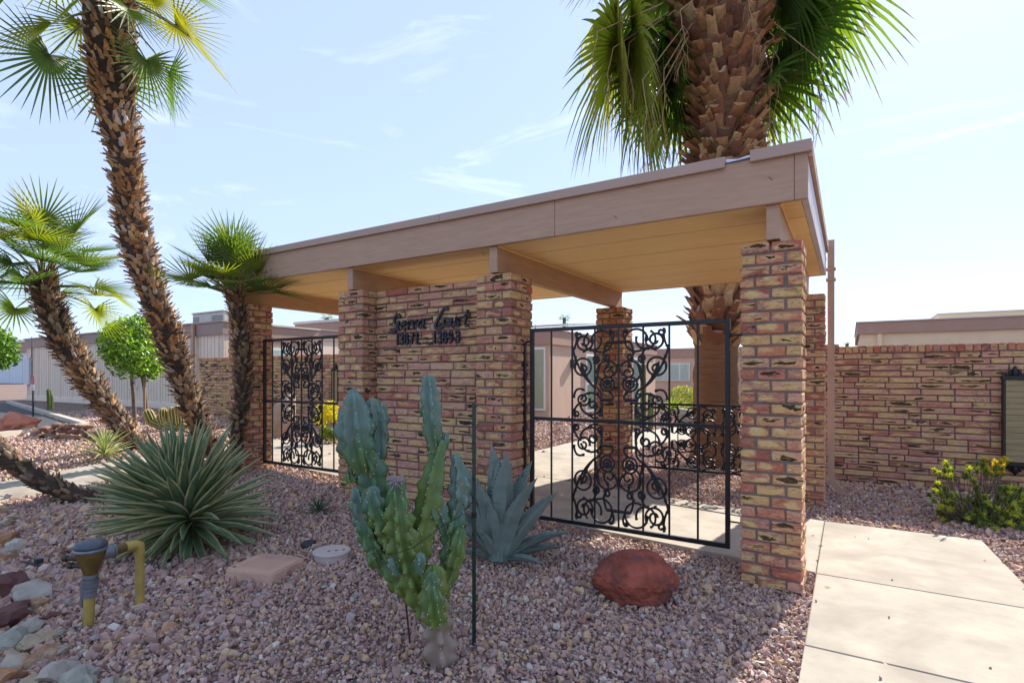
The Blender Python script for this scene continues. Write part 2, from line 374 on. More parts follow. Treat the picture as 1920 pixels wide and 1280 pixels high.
# ------------------------------------------------------------------ bricks
BC = {}
def brick_mesh(Lx, D, Hh, m, nv=4):
    key = (round(Lx, 3), round(D, 3), round(Hh, 3), m.name)
    if key not in BC:
        L_ = []
        for i in range(nv):
            vs, fs = chamfer((Lx/2, D/2, Hh/2), .006, .0028); b = MB(); b.add(vs, fs); L_.append(b.mesh('brick', m))
        BC[key] = L_
    return random.choice(BC[key])
PW, PH, CR = .372, 2.31, .077                            # pillar width, height, course
def pillar(x0, y0, zb, label, vis=None):
    t = thing('brick_pillar', label, 'brick pillar', (x0+PW/2, y0+PW/2, zb), 0, 'brick pillars that carry the canopy')
    n = round((PH-zb)/CR); Hh = CR-.013; h = PW/2
    b = MB(); b.box(-h+.012, h-.012, -h+.012, h-.012, -.15, n*CR-.016); b.obj('mortar', M_MORTAR, t)
    L2 = (PW-.013)/2; D = .088; Lm = PW-2*D-.026
    for k in range(n):
        z = PH-zb-CR*(n-k)+CR/2-.007
        rz = 0 if k % 2 else PI/2
        for (bx, by, r_, ln) in ((-L2/2-.0065, -h+D/2, 0, L2), (L2/2+.0065, -h+D/2, 0, L2), (-L2/2-.0065, h-D/2, 0, L2), (L2/2+.0065, h-D/2, 0, L2), (-h+D/2, 0, PI/2, Lm), (h-D/2, 0, PI/2, Lm)):
            j = lambda a: random.uniform(-a, a)
            out = Vector((bx, by, 0)); M = Matrix.Rotation(rz, 4, 'Z') @ Matrix.Translation((bx+j(.0025), by+j(.005), z+j(.0015))) @ Matrix.Rotation(r_+j(.012)+(PI if random.random() < .5 else 0), 4, 'Z')
            link('brick', brick_mesh(ln-.002, D, Hh, M_BRICK), t, M=M)
    return t
XP = [(-.63, 'P3'), (-2.838, 'P2'), (-4.645, 'P1'), (-6.675, 'P4')]
pillar(-.630, 3.98, -.02, 'nearest brick pillar at right, standing beside the right-hand gate and the sidewalk')
pillar(-2.838, 3.98, .08, 'middle front brick pillar to the left of the larger scroll gate, behind the blue agave')
pillar(-4.645, 3.98, .16, 'front brick pillar at the left edge of the sign wall, behind the tall cactus')
pillar(-6.675, 3.98, .22, 'leftmost brick pillar behind the thin leaning palm trunk')
pillar(-2.838, 6.70, .07, 'rear brick pillar seen through the scrolls of the larger gate')
pillar(-.595, 6.76, .0, 'rear brick pillar beside the tan downspout')

def wall(t, x0, x1, y, z0, rows, pitch, Lb, D, far=True, limit=300, halves=True, ztop=None, cope=None):
    """brick face towards -y; every brick a part until the limit, the farthest joined"""
    Hh = pitch-.013; items = []
    for k in range(rows):
        z = z0+pitch*(k+.5); x = x0-(Lb/2 if k % 2 else 0)
        while x < x1-.01:
            ln = Lb
            if halves and random.random() < .22: ln = Lb*random.choice((.38, .5, .62))
            a, c = max(x, x0), min(x+ln, x1)
            if x1-c < .06: c = x1
            if c-a > .05: items.append(((a+c)/2, z, c-a-.013))
            x = max(c, x+ln) if c < x1 else x1
    items.sort(key=lambda q: -q[0] if far else q[0])
    jb = MB(); jb.tint = []
    for i, (xc, z, ln) in enumerate(items):
        q = random.uniform(0, 1)
        if i < limit:
            s = round(ln, 2)
            M = Matrix.Translation((xc, y+D/2+random.uniform(-.008, .004), z+random.uniform(-.0015, .0015))) @ Matrix.Rotation(random.uniform(-.008, .008)+(PI if q < .5 else 0), 4, 'Z')
            link('brick', brick_mesh(max(ln-.001, .03) if False else s, D, Hh, M_WBRICK, 2), t, M=M @ Matrix.Diagonal((ln/s, 1, 1, 1)))
        else:
            vs, fs = chamfer((ln/2, D/2, Hh/2), .006, .002); n0 = len(jb.v)
            jb.add([(v[0]+xc, v[1]+y+D/2, v[2]+z) for v in vs], fs); jb.tint += [q]*(len(jb.v)-n0)
    if jb.v: jb.obj('distant_bricks', M_WBRICKJ, t, kind='stuff')
# screen wall with the name
t = thing('sign_wall', 'brick screen wall carrying the dark Sierra Court lettering between two pillars', 'brick wall')
b = MB(); b.box(-4.273, -2.838, 4.184, 4.33, .0, 2.30); b.obj('mortar', M_MORTAR, t)
wall(t, -4.270, -2.842, 4.17, .0, 30, CR, .295, .085)
# right wall
t = thing('garden_wall', 'long brick garden wall behind the downspout and the yellow-green shrub', 'brick wall', group='brick garden walls')
b = MB(); b.box(-.9, 3.4, 8.618, 8.79, -.2, 1.705); b.obj('mortar', M_MORTAR, t)
wall(t, -.9, 3.4, 8.6, -.0005, 22, .0775, .335, .09, far=False, limit=262)
def coping(t, x0, x1, z, step=.078, h=.09):
    b = MB(); b.box(x0, x1, 8.60, 8.80, z-.01, z+h-.008); b.obj('mortar', M_MORTAR, t)
    x = x0; i = 0
    while x < x1-.02:
        M = Matrix.Translation((x+step/2, 8.70, z+h/2+random.uniform(-.003, .003))) @ Matrix.Rotation(PI/2+random.uniform(-.02, .02), 4, 'Z')
        link('coping_brick', brick_mesh(.225, step-.010, h, M_BRICK, 4), t, M=M); x += step
coping(t, -.9, 3.4, 1.712)
# left wall behind the left gate
t = thing('garden_wall', 'brick garden wall far left, in front of the beige siding building', 'brick wall', group='brick garden walls')
b = MB(); b.box(-15.87, -8.6, 8.612, 8.79, -.2, 1.81); b.box(-15.87, -15.68, 8.79, 10.2, -.2, 1.81); b.obj('mortar', M_MORTAR, t)
wall(t, -15.88, -8.6, 8.6, .11, 22, .0775, .30, .09, far=True, limit=240, halves=False)
coping(t, -15.88, -8.6, 1.816, step=.13)

# ------------------------------------------------------------------ canopy roof
t = thing('canopy_roof', 'flat canopy roof with mauve-brown fascia and peach soffit over the brick pillars', 'canopy', (-3.46, 5.5, 2.31))
T0 = Vector((3.46, -5.5, -2.31))
def rb(name, x0, x1, y0, y1, z0, z1, m, bev=.003, par=t):
    b = MB(); b.box(x0+3.46, x1+3.46, y0-5.5, y1-5.5, z0-2.31, z1-2.31, bev=bev); return b.obj(name, m, par)
rb('fascia_board', -6.72, -2.03, 3.94, 3.98, 2.54, 2.852, M_FASCIA); rb('fascia_board', -2.027, -.30, 3.94, 3.98, 2.54, 2.852, M_FASCIA); rb('fascia_board', -.298, -.222, 3.937, 3.98, 2.54, 2.852, M_FASCIA)
rb('fascia_board', -.262, -.222, 3.982, 7.12, 2.542, 2.852, mat('lit_side_fascia', (.55, .50, .52), .5, .06, 4, .1))  # right-hand board: the light on its side is put into a paler colour
rb('fascia_board', -6.72, -.264, 7.08, 7.12, 2.542, 2.852, M_FASCIA); rb('fascia_board', -6.72, -6.68, 3.982, 7.078, 2.542, 2.852, M_FASCIA)
rb('roof_deck', -6.68, -.264, 3.982, 7.078, 2.5495, 2.84, mat('dark_seam_backing', (.05, .035, .025), .9, .1, 4, 0), 0)  # dark deck colour stands in for shade inside the soffit seams
rb('roof_surface', -6.715, -.225, 3.945, 7.115, 2.853, 2.868, mat('roofing_felt', (.2, .18, .16), .9, .1, 4, .2), 0)
# metal drip edge, with the broken gap above the right-hand bay
gx0, gx1 = -.72, -.56
rb('drip_edge', -6.74, -3.2, 3.912, 3.935, 2.825, 2.897, M_EDGE); rb('drip_edge', -3.197, gx0, 3.910, 3.934, 2.823, 2.897, M_EDGE); rb('drip_edge', gx1, -.20, 3.908, 3.934, 2.828, 2.905, M_EDGE)
rb('drip_edge', -.221, -.196, 3.936, 7.14, 2.80, 2.895, M_FASCIA); rb('drip_edge', -6.74, -.223, 7.122, 7.14, 2.82, 2.895, M_EDGE)
b = MB(); b.add([(x+3.46, y-5.5, z-2.31) for x, y, z in ((gx0, 3.93, 2.885), (gx0, 3.93, 2.86), (gx0+.08, 3.915, 2.855), (gx0+.08, 3.935, 2.872), (gx1, 3.925, 2.865), (gx1, 3.93, 2.882))], [(0, 1, 2, 3), (3, 2, 4, 5)]); b.obj('bent_flashing', mat('bare_flashing', (.6, .62, .68), .35, .1, 10, 0, metal=.6), t)
bx = [-6.53, -4.50, -2.693, -.470]; BW = .082
for x in bx: rb('beam', x, x+BW, 3.984, 7.06, 2.312, 2.5385, M_BEAM, .003)
for x in bx:
    b = MB(); b.box(x+3.46+.001, x+BW+3.46-.001, 3.979-5.5, 3.984-5.5, .004, .2285, bev=.001); b.obj('beam_end', M_FASCIA, t)
bays = [(-6.678, bx[0]-.001)]+[(bx[i]+BW+.001, bx[i+1]-.001) for i in range(3)]+[(bx[3]+BW+.001, -.264)]
yb = [3.982, 4.41, 5.0, 5.59, 6.18, 6.77, 7.078]
for x0, x1 in bays:
    for y0, y1 in zip(yb, yb[1:]): rb('soffit_panel', x0, x1, y0+.007, y1-.007, 2.5435+random.uniform(-.0004, .0004), 2.549, M_SOFFIT, 0)
for x in bx:
    for sx in (x+BW, x-.012): rb('quarter_round', sx, sx+.012, 3.985, 7.06, 2.528, 2.5415, M_SOFFIT, .003)
for px, py in ((906, 476), (1154, 407), (1445, 335)): 
    p = OY(px, py, 3.939); b = MB(); b.tube([p+T0+Vector((-.012, 0, .012)), p+T0+Vector((.012, 0, -.012))], .0018, 5); b.obj('nail', M_IRON, t)

# downspout
t = thing('downspout', 'tan corrugated downspout at the rear right corner of the canopy', 'downspout', (-.175, 7.2, 0))
b = MB()
prof = []
for k in range(24):
    a = k/24*4; s_ = int(a); f = a-s_; w_ = .034; q = .0035*math.sin(f*PI*6)
    prof.append([(-w_+2*w_*f, -.03+q), (w_+q, -.03+.06*f), (w_-2*w_*f, .03+q), (-w_+q, .03-.06*f)][s_])
cz = [(0, 0, 2.95), (0, 0, 1.5), (0, 0, .30), (.02, 0, .20), (.10, 0, .09)]
vs = []; 
for i, c in enumerate(cz):
    tilt = 0 if i < 3 else .7
    for (a, d) in prof: vs.append((c[0]+a*math.cos(tilt), c[1]+d, c[2]+a*math.sin(tilt)*.8))
fs = [(i*24+k, i*24+(k+1) % 24, (i+1)*24+(k+1) % 24, (i+1)*24+k) for i in range(4) for k in range(24)]
b.add(vs, fs); b.obj('pipe', mat('tan_downspout_paint', (.42, .27, .20), .45, .06, 4, .05), t)
for z in (2.62, 2.5, 1.45):
    b = MB(); b.box(-.05, .048, -.038, .04, z-.014, z+.014, bev=.002); b.obj('strap', MATS['tan_downspout_paint'], t)
b = MB(); b.box(-.10, -.045, -.02, .02, 2.72, 2.76); b.obj('outlet', M_FASCIA, t)

# ------------------------------------------------------------------ iron gates with scrollwork
def spiral(cx, cy, r, a0, turns, n=None, shrink=.25):
    """from the outside at angle a0 (deg) inwards; turns signed"""
    n = n or int(abs(turns)*22)+4; out = []
    for i in range(n+1):
        f = i/n; rr = r*(1-f*(1-shrink)) if abs(turns) > 1.01 else r
        rr = r*(1-(1-shrink)*f**1.3); a = R(a0)+2*PI*turns*f; out.append((cx+rr*math.cos(a), cy+rr*math.sin(a)))
    return out
def arc(cx, cy, r, a0, a1, n=18): return [(cx+r*math.cos(R(a0+(a1-a0)*i/n)), cy+r*math.sin(R(a0+(a1-a0)*i/n))) for i in range(n+1)]
def bez(p0, p1, p2, n=12): return [((1-t)**2*p0[0]+2*t*(1-t)*p1[0]+t*t*p2[0], (1-t)**2*p0[1]+2*t*(1-t)*p1[1]+t*t*p2[1]) for t in [i/n for i in range(n+1)]]
# one quadrant, traced in units of 268 x 520 (u right from the centre bar, v down from the top rail)
SC = [arc(98, 70, 62, 60, 360, 26)+[(163, 74)], bez((36, 66), (20, 40), (30, 18), 8)+spiral(44, 22, 15, 170, .8), spiral(200, 72, 52, 210, -1.55),
      arc(150, 66, 52, -60, 200, 22), bez((246, 8), (240, 60), (262, 110), 10), spiral(232, 28, 20, -40, 1.1), bez((150, 118), (120, 150), (128, 190), 10), spiral(132, 172, 24, 60, 1.2),
      [(0, 78), (66, 78)], bez((66, 78), (80, 100), (84, 140), 10)+[(74, 168)], spiral(66, 160, 20, 30, 1.0), bez((74, 168), (50, 190), (62, 210), 8),
      arc(64, 244, 60, -150, 130, 26), spiral(52, 250, 34, -90, 1.25), arc(64, 316, 40, 0, 360, 26), arc(64, 316, 22, 0, 360, 18), bez((25, 262), (4, 235), (2, 200), 8),
      arc(208, 216, 50, 0, 360, 26), spiral(206, 224, 24, 60, 1.2), bez((136, 336), (190, 290), (214, 204), 12), bez((136, 336), (215, 280), (254, 160), 12), bez((254, 160), (272, 120), (262, 100), 6), bez((136, 336), (120, 270), (112, 210), 10),
      bez((136, 336), (90, 350), (98, 405), 12), arc(160, 432, 64, 10, 340, 28), spiral(206, 406, 40, 190, -1.3), spiral(150, 440, 28, 120, 1.2), bez((224, 430), (262, 450), (264, 500), 10), spiral(248, 492, 18, 20, 1.2), bez((206, 350), (260, 330), (262, 400), 12),
      [(36, 406), (100, 406)], bez((36, 406), (24, 380), (48, 362), 8), spiral(102, 488, 16, -90, 1.1), bez((98, 430), (90, 465), (100, 505), 8), bez((175, 495), (150, 520), (120, 512), 8)]
BARB = [(36, 18), (160, 118), (246, 20), (84, 140), (62, 210), (25, 262), (112, 210), (254, 160), (190, 262), (214, 204), (224, 430), (98, 430), (175, 372), (120, 372), (262, 470), (160, 496), (206, 350), (128, 190), (200, 124), (48, 362)]
def scroll_mesh(name, W_, H_, swap=False):
    b = MB(); sx, sy = W_/268, H_/520; r = .0076 if not swap else .006
    def P(p, dy=0):
        u, v = p[0]*sx, p[1]*sy
        return Vector((v, dy, -u)) if swap else Vector((u, dy, -v))
    if swap: sx, sy = H_/268, W_/520
    for c in SC:
        n = len(c); rad = [r*(1.25 if 0 < i < n-1 else 1.7) for i in range(n)]
        b.tube([P(p) for p in c], rad, 6)
    for i, p in enumerate(BARB):
        a = i*2.4; d = Vector((math.cos(a), 0, math.sin(a)))
        b.tube([P(p)-d*.018, P(p), P(p)+d*.018], [.002, r*2.1, .002], 6)
    c0 = P((64, 316))
    for k in range(5):
        a = k*2*PI/5; d = Vector((math.cos(a), 0, math.sin(a))); b.tube([c0, c0+d*.012, c0+d*.026], [.004, .009, .003], 6)
    for p in ((188, 262), (214, 204), (240, 200)):
        b.tube([P(p)-Vector((.012, 0, .02)), P(p), P(p)+Vector((.012, 0, .02))], [.004, .014, .004], 6)
    return b.mesh(name, M_IRON)
def gate(t, x0, x1, z0, z1, y, zm, pan, bars, hinge_left, hinges, latch=True):
    fw = .032; cx = (x0+x1)/2; o = Vector((-cx, -y, -z0))
    t.location = (cx, y, z0)
    def bar(name, a, c, d, e, w=fw):
        b = MB(); b.box(a-cx, c-cx, -w/2, w/2, d-z0, e-z0, bev=.002); b.obj(name, M_IRON, t)
    bar('stile', x0, x0+fw, z0, z1); bar('stile', x1-fw, x1, z0, z1)
    bar('rail', x0+fw, x1-fw, z1-fw, z1, .030); bar('rail', x0+fw, x1-fw, z0, z0+fw, .030); bar('rail', x0+fw, x1-fw, zm-.014, zm+.014, .022)
    for q in bars: bar('upright', q-.007, q+.007, z0+fw, z1-fw, .014)
    pc = (pan[0]+pan[1])/2; hw = (pan[1]-pan[0])/2-.008; me = scroll_mesh('scrollwork', hw, (z1-zm)-.05); me2 = scroll_mesh('scrollwork', hw, (zm-z0)-.05)
    for sx in (-1, 1):
        link('scrollwork', me, t, M=Matrix.Translation((pc-cx, 0, z1-z0-.034)) @ Matrix.Diagonal((sx, 1, 1, 1)))
        link('scrollwork', me2, t, M=Matrix.Translation((pc-cx, 0, .034)) @ Matrix.Diagonal((sx, 1, -1, 1)))
    for (hx, hz, dx) in hinges:
        b = MB(); p = Vector((hx-cx, 0, hz-z0)); b.tube([p, p+Vector((dx, 0, 0)), p+Vector((dx, 0, -.03))], .007, 6); b.lathe([(.013, -.025), (.013, .025)], 8, M=Matrix.Translation(p)); b.obj('hinge', M_IRON, t)
bz = lambda px: OY(px, 704, 4.17).x
t = thing('scroll_gate', 'larger black wrought-iron scroll gate at right, between the middle and nearest pillars', 'gate')
zm = OY(1160, 791, 4.17).z
xa, xb_ = bz(995), bz(1369)
gate(t, xa, xb_, .165, 1.822, 4.17, zm, (bz(1073), bz(1255)), [bz(q) for q in (1034, 1073, 1115.5, 1160, 1206, 1255, 1308.5)], False, [(xb_-.01, 1.70, .10), (xb_-.01, .36, .10), (xa+.01, .24, -.07)])
t = thing('scroll_gate', 'smaller black wrought-iron scroll gate at left, beside the leftmost pillar', 'gate')
xa, xb_ = bz(495), bz(495)+1.52
gate(t, xa, xb_, .325, 1.862, 4.17, OY(560, 753.5, 4.17).z, (bz(528), bz(604)), [bz(q) for q in (511, 528, 546.5, 565.5, 585, 604, 626)], True, [(xa+.01, 1.7, -.05), (xa+.01, .5, -.05)])
# square posts fixed beside the pillars
for px, z0, z1, lb in ((983, .24, 1.70, 'black iron gate stop bar fixed on the middle pillar beside the larger gate'), (487, .36, 1.70, 'black iron gate stop bar fixed on the leftmost pillar beside the smaller gate')):
    p = OY(px, 704, 4.2); t = thing('gate_bar', lb, 'gate bar', (p.x, 4.2, z0))
    b = MB(); b.box(-.016, .016, -.016, .016, 0, z1-z0, bev=.003); b.obj('bar', M_IRON, t)
    b = MB(); b.tube([(0, 0, z1-z0-.02), (.03, -.01, z1-z0+.01), (.085, -.02, z1-z0+.01)], .008, 6); b.obj('upper_bracket', M_IRON, t)
    b = MB(); b.tube([(0, 0, .08), (.04, -.01, .08), (.085, -.02, .06)], .008, 6); b.obj('lower_bracket', M_IRON, t)
# low scroll fence at the rear
fy = 6.98; fx0, fx1 = OY(1155, 704, fy).x-.02, -.60
t = thing('scroll_fence', 'low black scrollwork fence panel in front of the thick palm trunk', 'fence', ((fx0+fx1)/2, fy, .2))
fc = (fx0+fx1)/2
def fb(name, a, c, d, e, w=.025):
    b = MB(); b.box(a-fc, c-fc, -w/2, w/2, d-.2, e-.2, bev=.002); b.obj(name, M_IRON, t)
fb('rail', fx0, fx1, 1.03, 1.058); fb('rail', fx0, fx1, .215, .243); fb('post', fx0, fx0+.03, .05, 1.03); fb('post', fx1-.03, fx1, .05, 1.03)
for q in (1185, 1229, 1271, 1312, 1357): q = OY(q, 704, fy).x; fb('upright', q-.006, q+.006, .243, 1.03, .012)
me = scroll_mesh('scrollwork', .40, .39, swap=True)
p0, p1 = OY(1243, 704, fy).x-.05, -.62
for sx in (-1, 1):
    for sz in (-1, 1):
        link('scrollwork', me, t, M=Matrix.Translation(((p0+p1)/2-fc+sx*.02, 0, .635-.2)) @ Matrix.Diagonal((sx*(p1-p0)/2/.42, 1, -sz*1.0, 1)))

# ------------------------------------------------------------------ lettering on the sign wall
G = {
 'S': [bez((98, 20), (80, -12), (52, 18), 10)+bez((52, 18), (40, 48), (62, 60), 8)+bez((62, 60), (82, 76), (60, 98), 8)+bez((60, 98), (40, 112), (0, 104), 8)],
 'i': [bez((20, 40), (8, 80), (12, 98), 8)+[(24, 92)], [(24, 16), (25, 18)]],
 'e': [bez((4, 72), (40, 62), (38, 48), 8)+bez((38, 48), (24, 34), (8, 64), 8)+bez((8, 64), (0, 104), (40, 88), 10)],
 'r': [[(16, 42), (4, 98)], bez((11, 66), (20, 40), (40, 46), 8)],
 'a': [bez((44, 48), (12, 34), (2, 74), 10)+bez((2, 74), (4, 106), (38, 78), 10), [(48, 44), (38, 92), (52, 94)]],
 'C': [bez((104, 14), (94, -30), (52, 30), 12)+bez((52, 30), (-20, 120), (28, 112), 14)+bez((28, 112), (60, 112), (74, 96), 8)],
 'o': [arc(24, 68, 24, 0, 360, 20)],
 'u': [[(10, 42), (2, 82), (12, 96), (30, 88), (46, 44)], [(46, 44), (38, 92), (52, 92)]],
 't': [[(30, 6), (10, 80), (16, 96), (34, 88)], [(4, 40), (46, 36)]],
 '1': [[(0, 0), (0, 100)]],
 '3': [arc(0, 27, 22, 190, 450, 14)+arc(0, 73, 23, -90, 170, 14)],
 '8': [arc(0, 26, 20, 0, 360, 16), arc(0, 73, 24, 0, 360, 16)],
 '7': [[(-24, 2), (24, 2), (2, 50), (-4, 98)]],
 '9': [arc(0, 30, 23, 0, 360, 16), bez((23, 30), (26, 90), (-16, 98), 10)],
 '-': [[(-20, 50), (20, 50)]]}
t = thing('wall_lettering', 'dark raised lettering Sierra Court and 13871 - 13893 on the brick sign wall', 'lettering', (-3.56, 4.15, 1.88))
def letter(ch, x, z, s, sc, rad):
    b = MB()
    for st in G[ch]:
        if len(st) == 2 and abs(st[0][0]-st[1][0]) < 2 and abs(st[0][1]-st[1][1]) < 3:   # the dot of the i
            b.lathe([(rad*1.25, -.012), (rad*1.25, .012)], 10, M=Matrix.Translation((x+st[0][0]*s*sc+3.56, 0, z-st[0][1]*s-1.88)) @ Matrix.Rotation(PI/2, 4, 'X')); continue
        P = [Vector((x+p[0]*s*sc+3.56, 0, z-p[1]*s-1.88)) for p in st]
        n = len(P); vs = []; fs = []
        for i in range(n):
            d = (P[min(i+1, n-1)]-P[max(i-1, 0)])
            d = d.normalized() if d.length > 1e-7 else Vector((1, 0, 0)); q = Vector((-d.z, 0, d.x))*rad
            for a in (-1, 1):
                for yy in (-.011, .011): vs.append(P[i]+q*a+Vector((0, yy, 0)))
        for i in range(n-1):
            o = i*4
            for a, c in ((0, 1), (1, 3), (3, 2), (2, 0)): fs.append((o+a, o+c, o+4+c, o+4+a))
        fs += [(0, 1, 3, 2), (n*4-4, n*4-3, n*4-1, n*4-2)]; b.add(vs, fs)
    b.obj('letter', M_NAVY, t)
s_ = .00185; z0 = 2.055
xq = OY(729, 600, 4.15).x
for ch, px, dz in (('S', 729, 0), ('i', 744, 0), ('e', 752, 0), ('r', 763.5, 0), ('r', 773.5, 0), ('a', 784, 0), ('C', 814, .02), ('o', 832, 0), ('u', 845, 0), ('r', 857.5, 0), ('t', 869, 0)):
    s2 = s_*(1.0 if ch not in 'SC' else 1.0); letter(ch, OY(px, 600, 4.15).x, z0+dz-.012, s2*.93, .95, .0092 if ch not in 'SC' else .0115)
for ch, px in (('1', 745.5), ('3', 752.5), ('8', 762), ('7', 772.5), ('1', 782), ('-', 798), ('1', 815), ('3', 823.5), ('8', 834), ('9', 845), ('3', 857.5)):
    letter(ch, OY(px, 635, 4.15).x, 1.842, .00118, .80, .0078)

# ------------------------------------------------------------------ wall lanterns
M_LGLASS = mat('amber_seeded_glass', (.36, .29, .15), .35, .2, 3, .3, sc3=(1, 1, 8), transl=.15)
def lantern(cx, y, z0, z1, wd, label):
    t = thing('wall_lantern', label, 'lantern', (cx, y, (z0+z1)/2), 0, 'black framed wall lanterns'); h = (z1-z0)/2; w_ = wd/2
    def fr(name, a, c, d, e, f, g, m=M_IRON, bev=.003):
        b = MB(); b.box(a, c, d, e, f, g, bev=bev); b.obj(name, m, t)
    for sx in (-1, 1): fr('frame_post', sx*w_-.012, sx*w_+.012, -.10, -.076, -h, h)
    for sx in (-1, 1): fr('frame_post', sx*w_-.012, sx*w_+.012, -.02, .0, -h, h)
    fr('top_rail', -w_-.02, w_+.02, -.11, .0, h, h+.045); fr('bottom_rail', -w_-.02, w_+.02, -.11, .0, -h-.045, -h)
    n = 14
    for i in range(n): fr('glass_pane', -w_+.013, w_-.013, -.09, -.082, -h+i*2*h/n+.0015, -h+(i+1)*2*h/n-.0015, M_LGLASS, .001)
    for sx in (-1, 1): fr('side_pane', sx*w_-.004, sx*w_+.004, -.075, -.022, -h+.01, h-.01, M_LGLASS, .001)
    for s, base in ((1, h+.045), (-1, -h-.045)):
        b = MB(); f = lambda x, z: (x, -.055, base+s*z)
        b.tube([f(0, 0), f(0, .05), f(0, .085), f(0, .125)], [.022, .03, .024, .002], 8)
        for sx in (-1, 1):
            b.tube([f(sx*.03, 0), f(sx*.05, .03), f(sx*.045, .06), f(sx*.025, .075)], [.012, .016, .013, .004], 6)
            b.tube([f(sx*.06, 0), f(sx*.085, .022), f(sx*.08, .045)], [.012, .015, .003], 6)
            b.tube([f(sx*.02, .02), f(sx*.04, .05), f(sx*.02, .06)], [.01, .01, .003], 6)
        b.tube([f(-w_-.01, 0), f(-w_-.01, .025)], [.012, .004], 6); b.tube([f(w_+.01, 0), f(w_+.01, .025)], [.012, .004], 6)
        b.obj('finial', M_IRON, t)
lantern(1.655, 8.6, .40, 1.36, .20, 'tall wall lantern on the right-hand brick wall above the yellow-green shrub')
lantern(OY(627, 704, 8.5).x, 8.6, .62, 1.52, .20, 'tall wall lantern seen through the smaller left gate on the brick wall')

# ------------------------------------------------------------------ plants: palms
M_FIBRE = mat('palm_fibre', (.06, .035, .02), .95, .4, 9, .8, sc3=(1, 1, 3), dist=.02)
M_FIBRE_D = mat('dark_palm_fibre', (.055, .035, .022), .95, .4, 9, .8, dist=.02)
M_BOOT = mat('palm_boot', (.3, .18, .1), .85, .3, 14, .5, rnd=[(.48, .25, .10), (.34, .17, .075), (.54, .32, .14), (.38, .22, .12), (.20, .11, .055), (.58, .37, .18), (.46, .32, .20), (.26, .14, .075), (.52, .45, .40)])
M_BOOTR = mat('palm_boot_brown', (.3, .18, .1), .85, .3, 14, .5, rnd=[(.38, .19, .09), (.26, .12, .07), (.48, .29, .14), (.22, .10, .06), (.54, .36, .18), (.32, .15, .085), (.15, .07, .045)])
M_BOOTD = mat('palm_boot_dark', (.14, .09, .06), .9, .3, 14, .5, rnd=[(.20, .125, .07), (.12, .075, .05), (.28, .17, .09), (.24, .17, .12), (.14, .085, .05), (.36, .27, .19)])
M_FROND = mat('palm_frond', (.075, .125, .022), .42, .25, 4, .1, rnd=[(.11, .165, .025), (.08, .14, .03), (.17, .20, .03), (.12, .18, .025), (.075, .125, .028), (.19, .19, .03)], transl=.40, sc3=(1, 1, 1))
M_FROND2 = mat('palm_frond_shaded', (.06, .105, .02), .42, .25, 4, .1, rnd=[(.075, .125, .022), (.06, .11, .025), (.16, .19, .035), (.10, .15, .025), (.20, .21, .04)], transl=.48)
M_FTIP = mat('frond_tip', (.16, .11, .05), .7, .2, 8, 0, transl=.25)
M_PET = mat('frond_stalk', (.12, .15, .035), .5, .15, 6, 0)
M_STALK = mat('dry_seed_stalk', (.42, .28, .14), .85, .2, 12, 0)
M_FOX = mat('crown_fibre', (.26, .11, .04), .95, .4, 20, .6, sc3=(1, 1, .3))
def frond_mesh(pet, rad, nseg, spread, droop, fold, mats, seed, wseg=.022, tipdroop=0, sag=.0):
    """origin at the foot of the stalk, +X outward, +Z up"""
    rs = random.Random(seed); b = MB(); P = []
    for i in range(7):
        f = i/6; P.append(Vector((pet*f, 0, -sag*f*f*pet)))
    b.tube(P, [.016-.009*i/6 for i in range(7)], 5, 2)
    d = (P[-1]-P[-2]).normalized(); o = P[-1]; up = Vector((0, 1, 0)).cross(d)*-1
    up = d.cross(Vector((0, 1, 0))).normalized()
    tilt = Matrix.Rotation(R(droop), 3, 'Y')
    for k in range(nseg):
        a = (k/(nseg-1)-.5)*2*R(spread); ln = rad*(1-.28*abs(a/R(spread))**2.2)*rs.uniform(.9, 1.06)
        dr = tilt @ (d*math.cos(a)+Vector((0, 1, 0))*math.sin(a)+up*(fold*abs(math.sin(a*.5))*(1 if k % 2 else .93)))
        dr.normalize(); nrm = (tilt @ up); side = nrm.cross(dr).normalized(); nrm = dr.cross(side).normalized()
        w0 = wseg*rad; pts = []; td = tipdroop*rs.uniform(.5, 1.5); roll = rs.uniform(-.25, .25)
        for i, f in enumerate((0, .22, .5, .75, .9, 1)):
            w_ = w0*(.25, .95, .9, .55, .28, .03)[i]*.5
            c = o+dr*ln*f+Vector((0, 0, -1))*td*ln*max(0, f-.35)**2*2.4+side*roll*.04*ln*f*f
            if tipdroop == 0: c += Vector((0, 0, -1))*.06*ln*f*f
            pts.append((c-side*w_, c+nrm*w_*-.55, c+side*w_))
        vs = [q for p in pts for q in p]
        fs = []; mi = []
        for i in range(5):
            for j in (0, 1): fs.append((i*3+j, i*3+j+1, (i+1)*3+j+1, (i+1)*3+j)); mi.append(1 if i == 4 else 0)
        off = len(b.v); b.v += [tuple(v) for v in vs]
        for f_, m_ in zip(fs, mi): b.f.append([x+off for x in f_]); b.mi.append(m_); b.sm.append(False)
    return b.mesh('frond', mats)
M_CUT = mat('boot_cut_end', (.46, .30, .16), .85, .3, 14, .4, rnd=[(.50, .34, .18), (.40, .24, .12), (.34, .25, .18), (.52, .40, .27), (.24, .15, .09)])
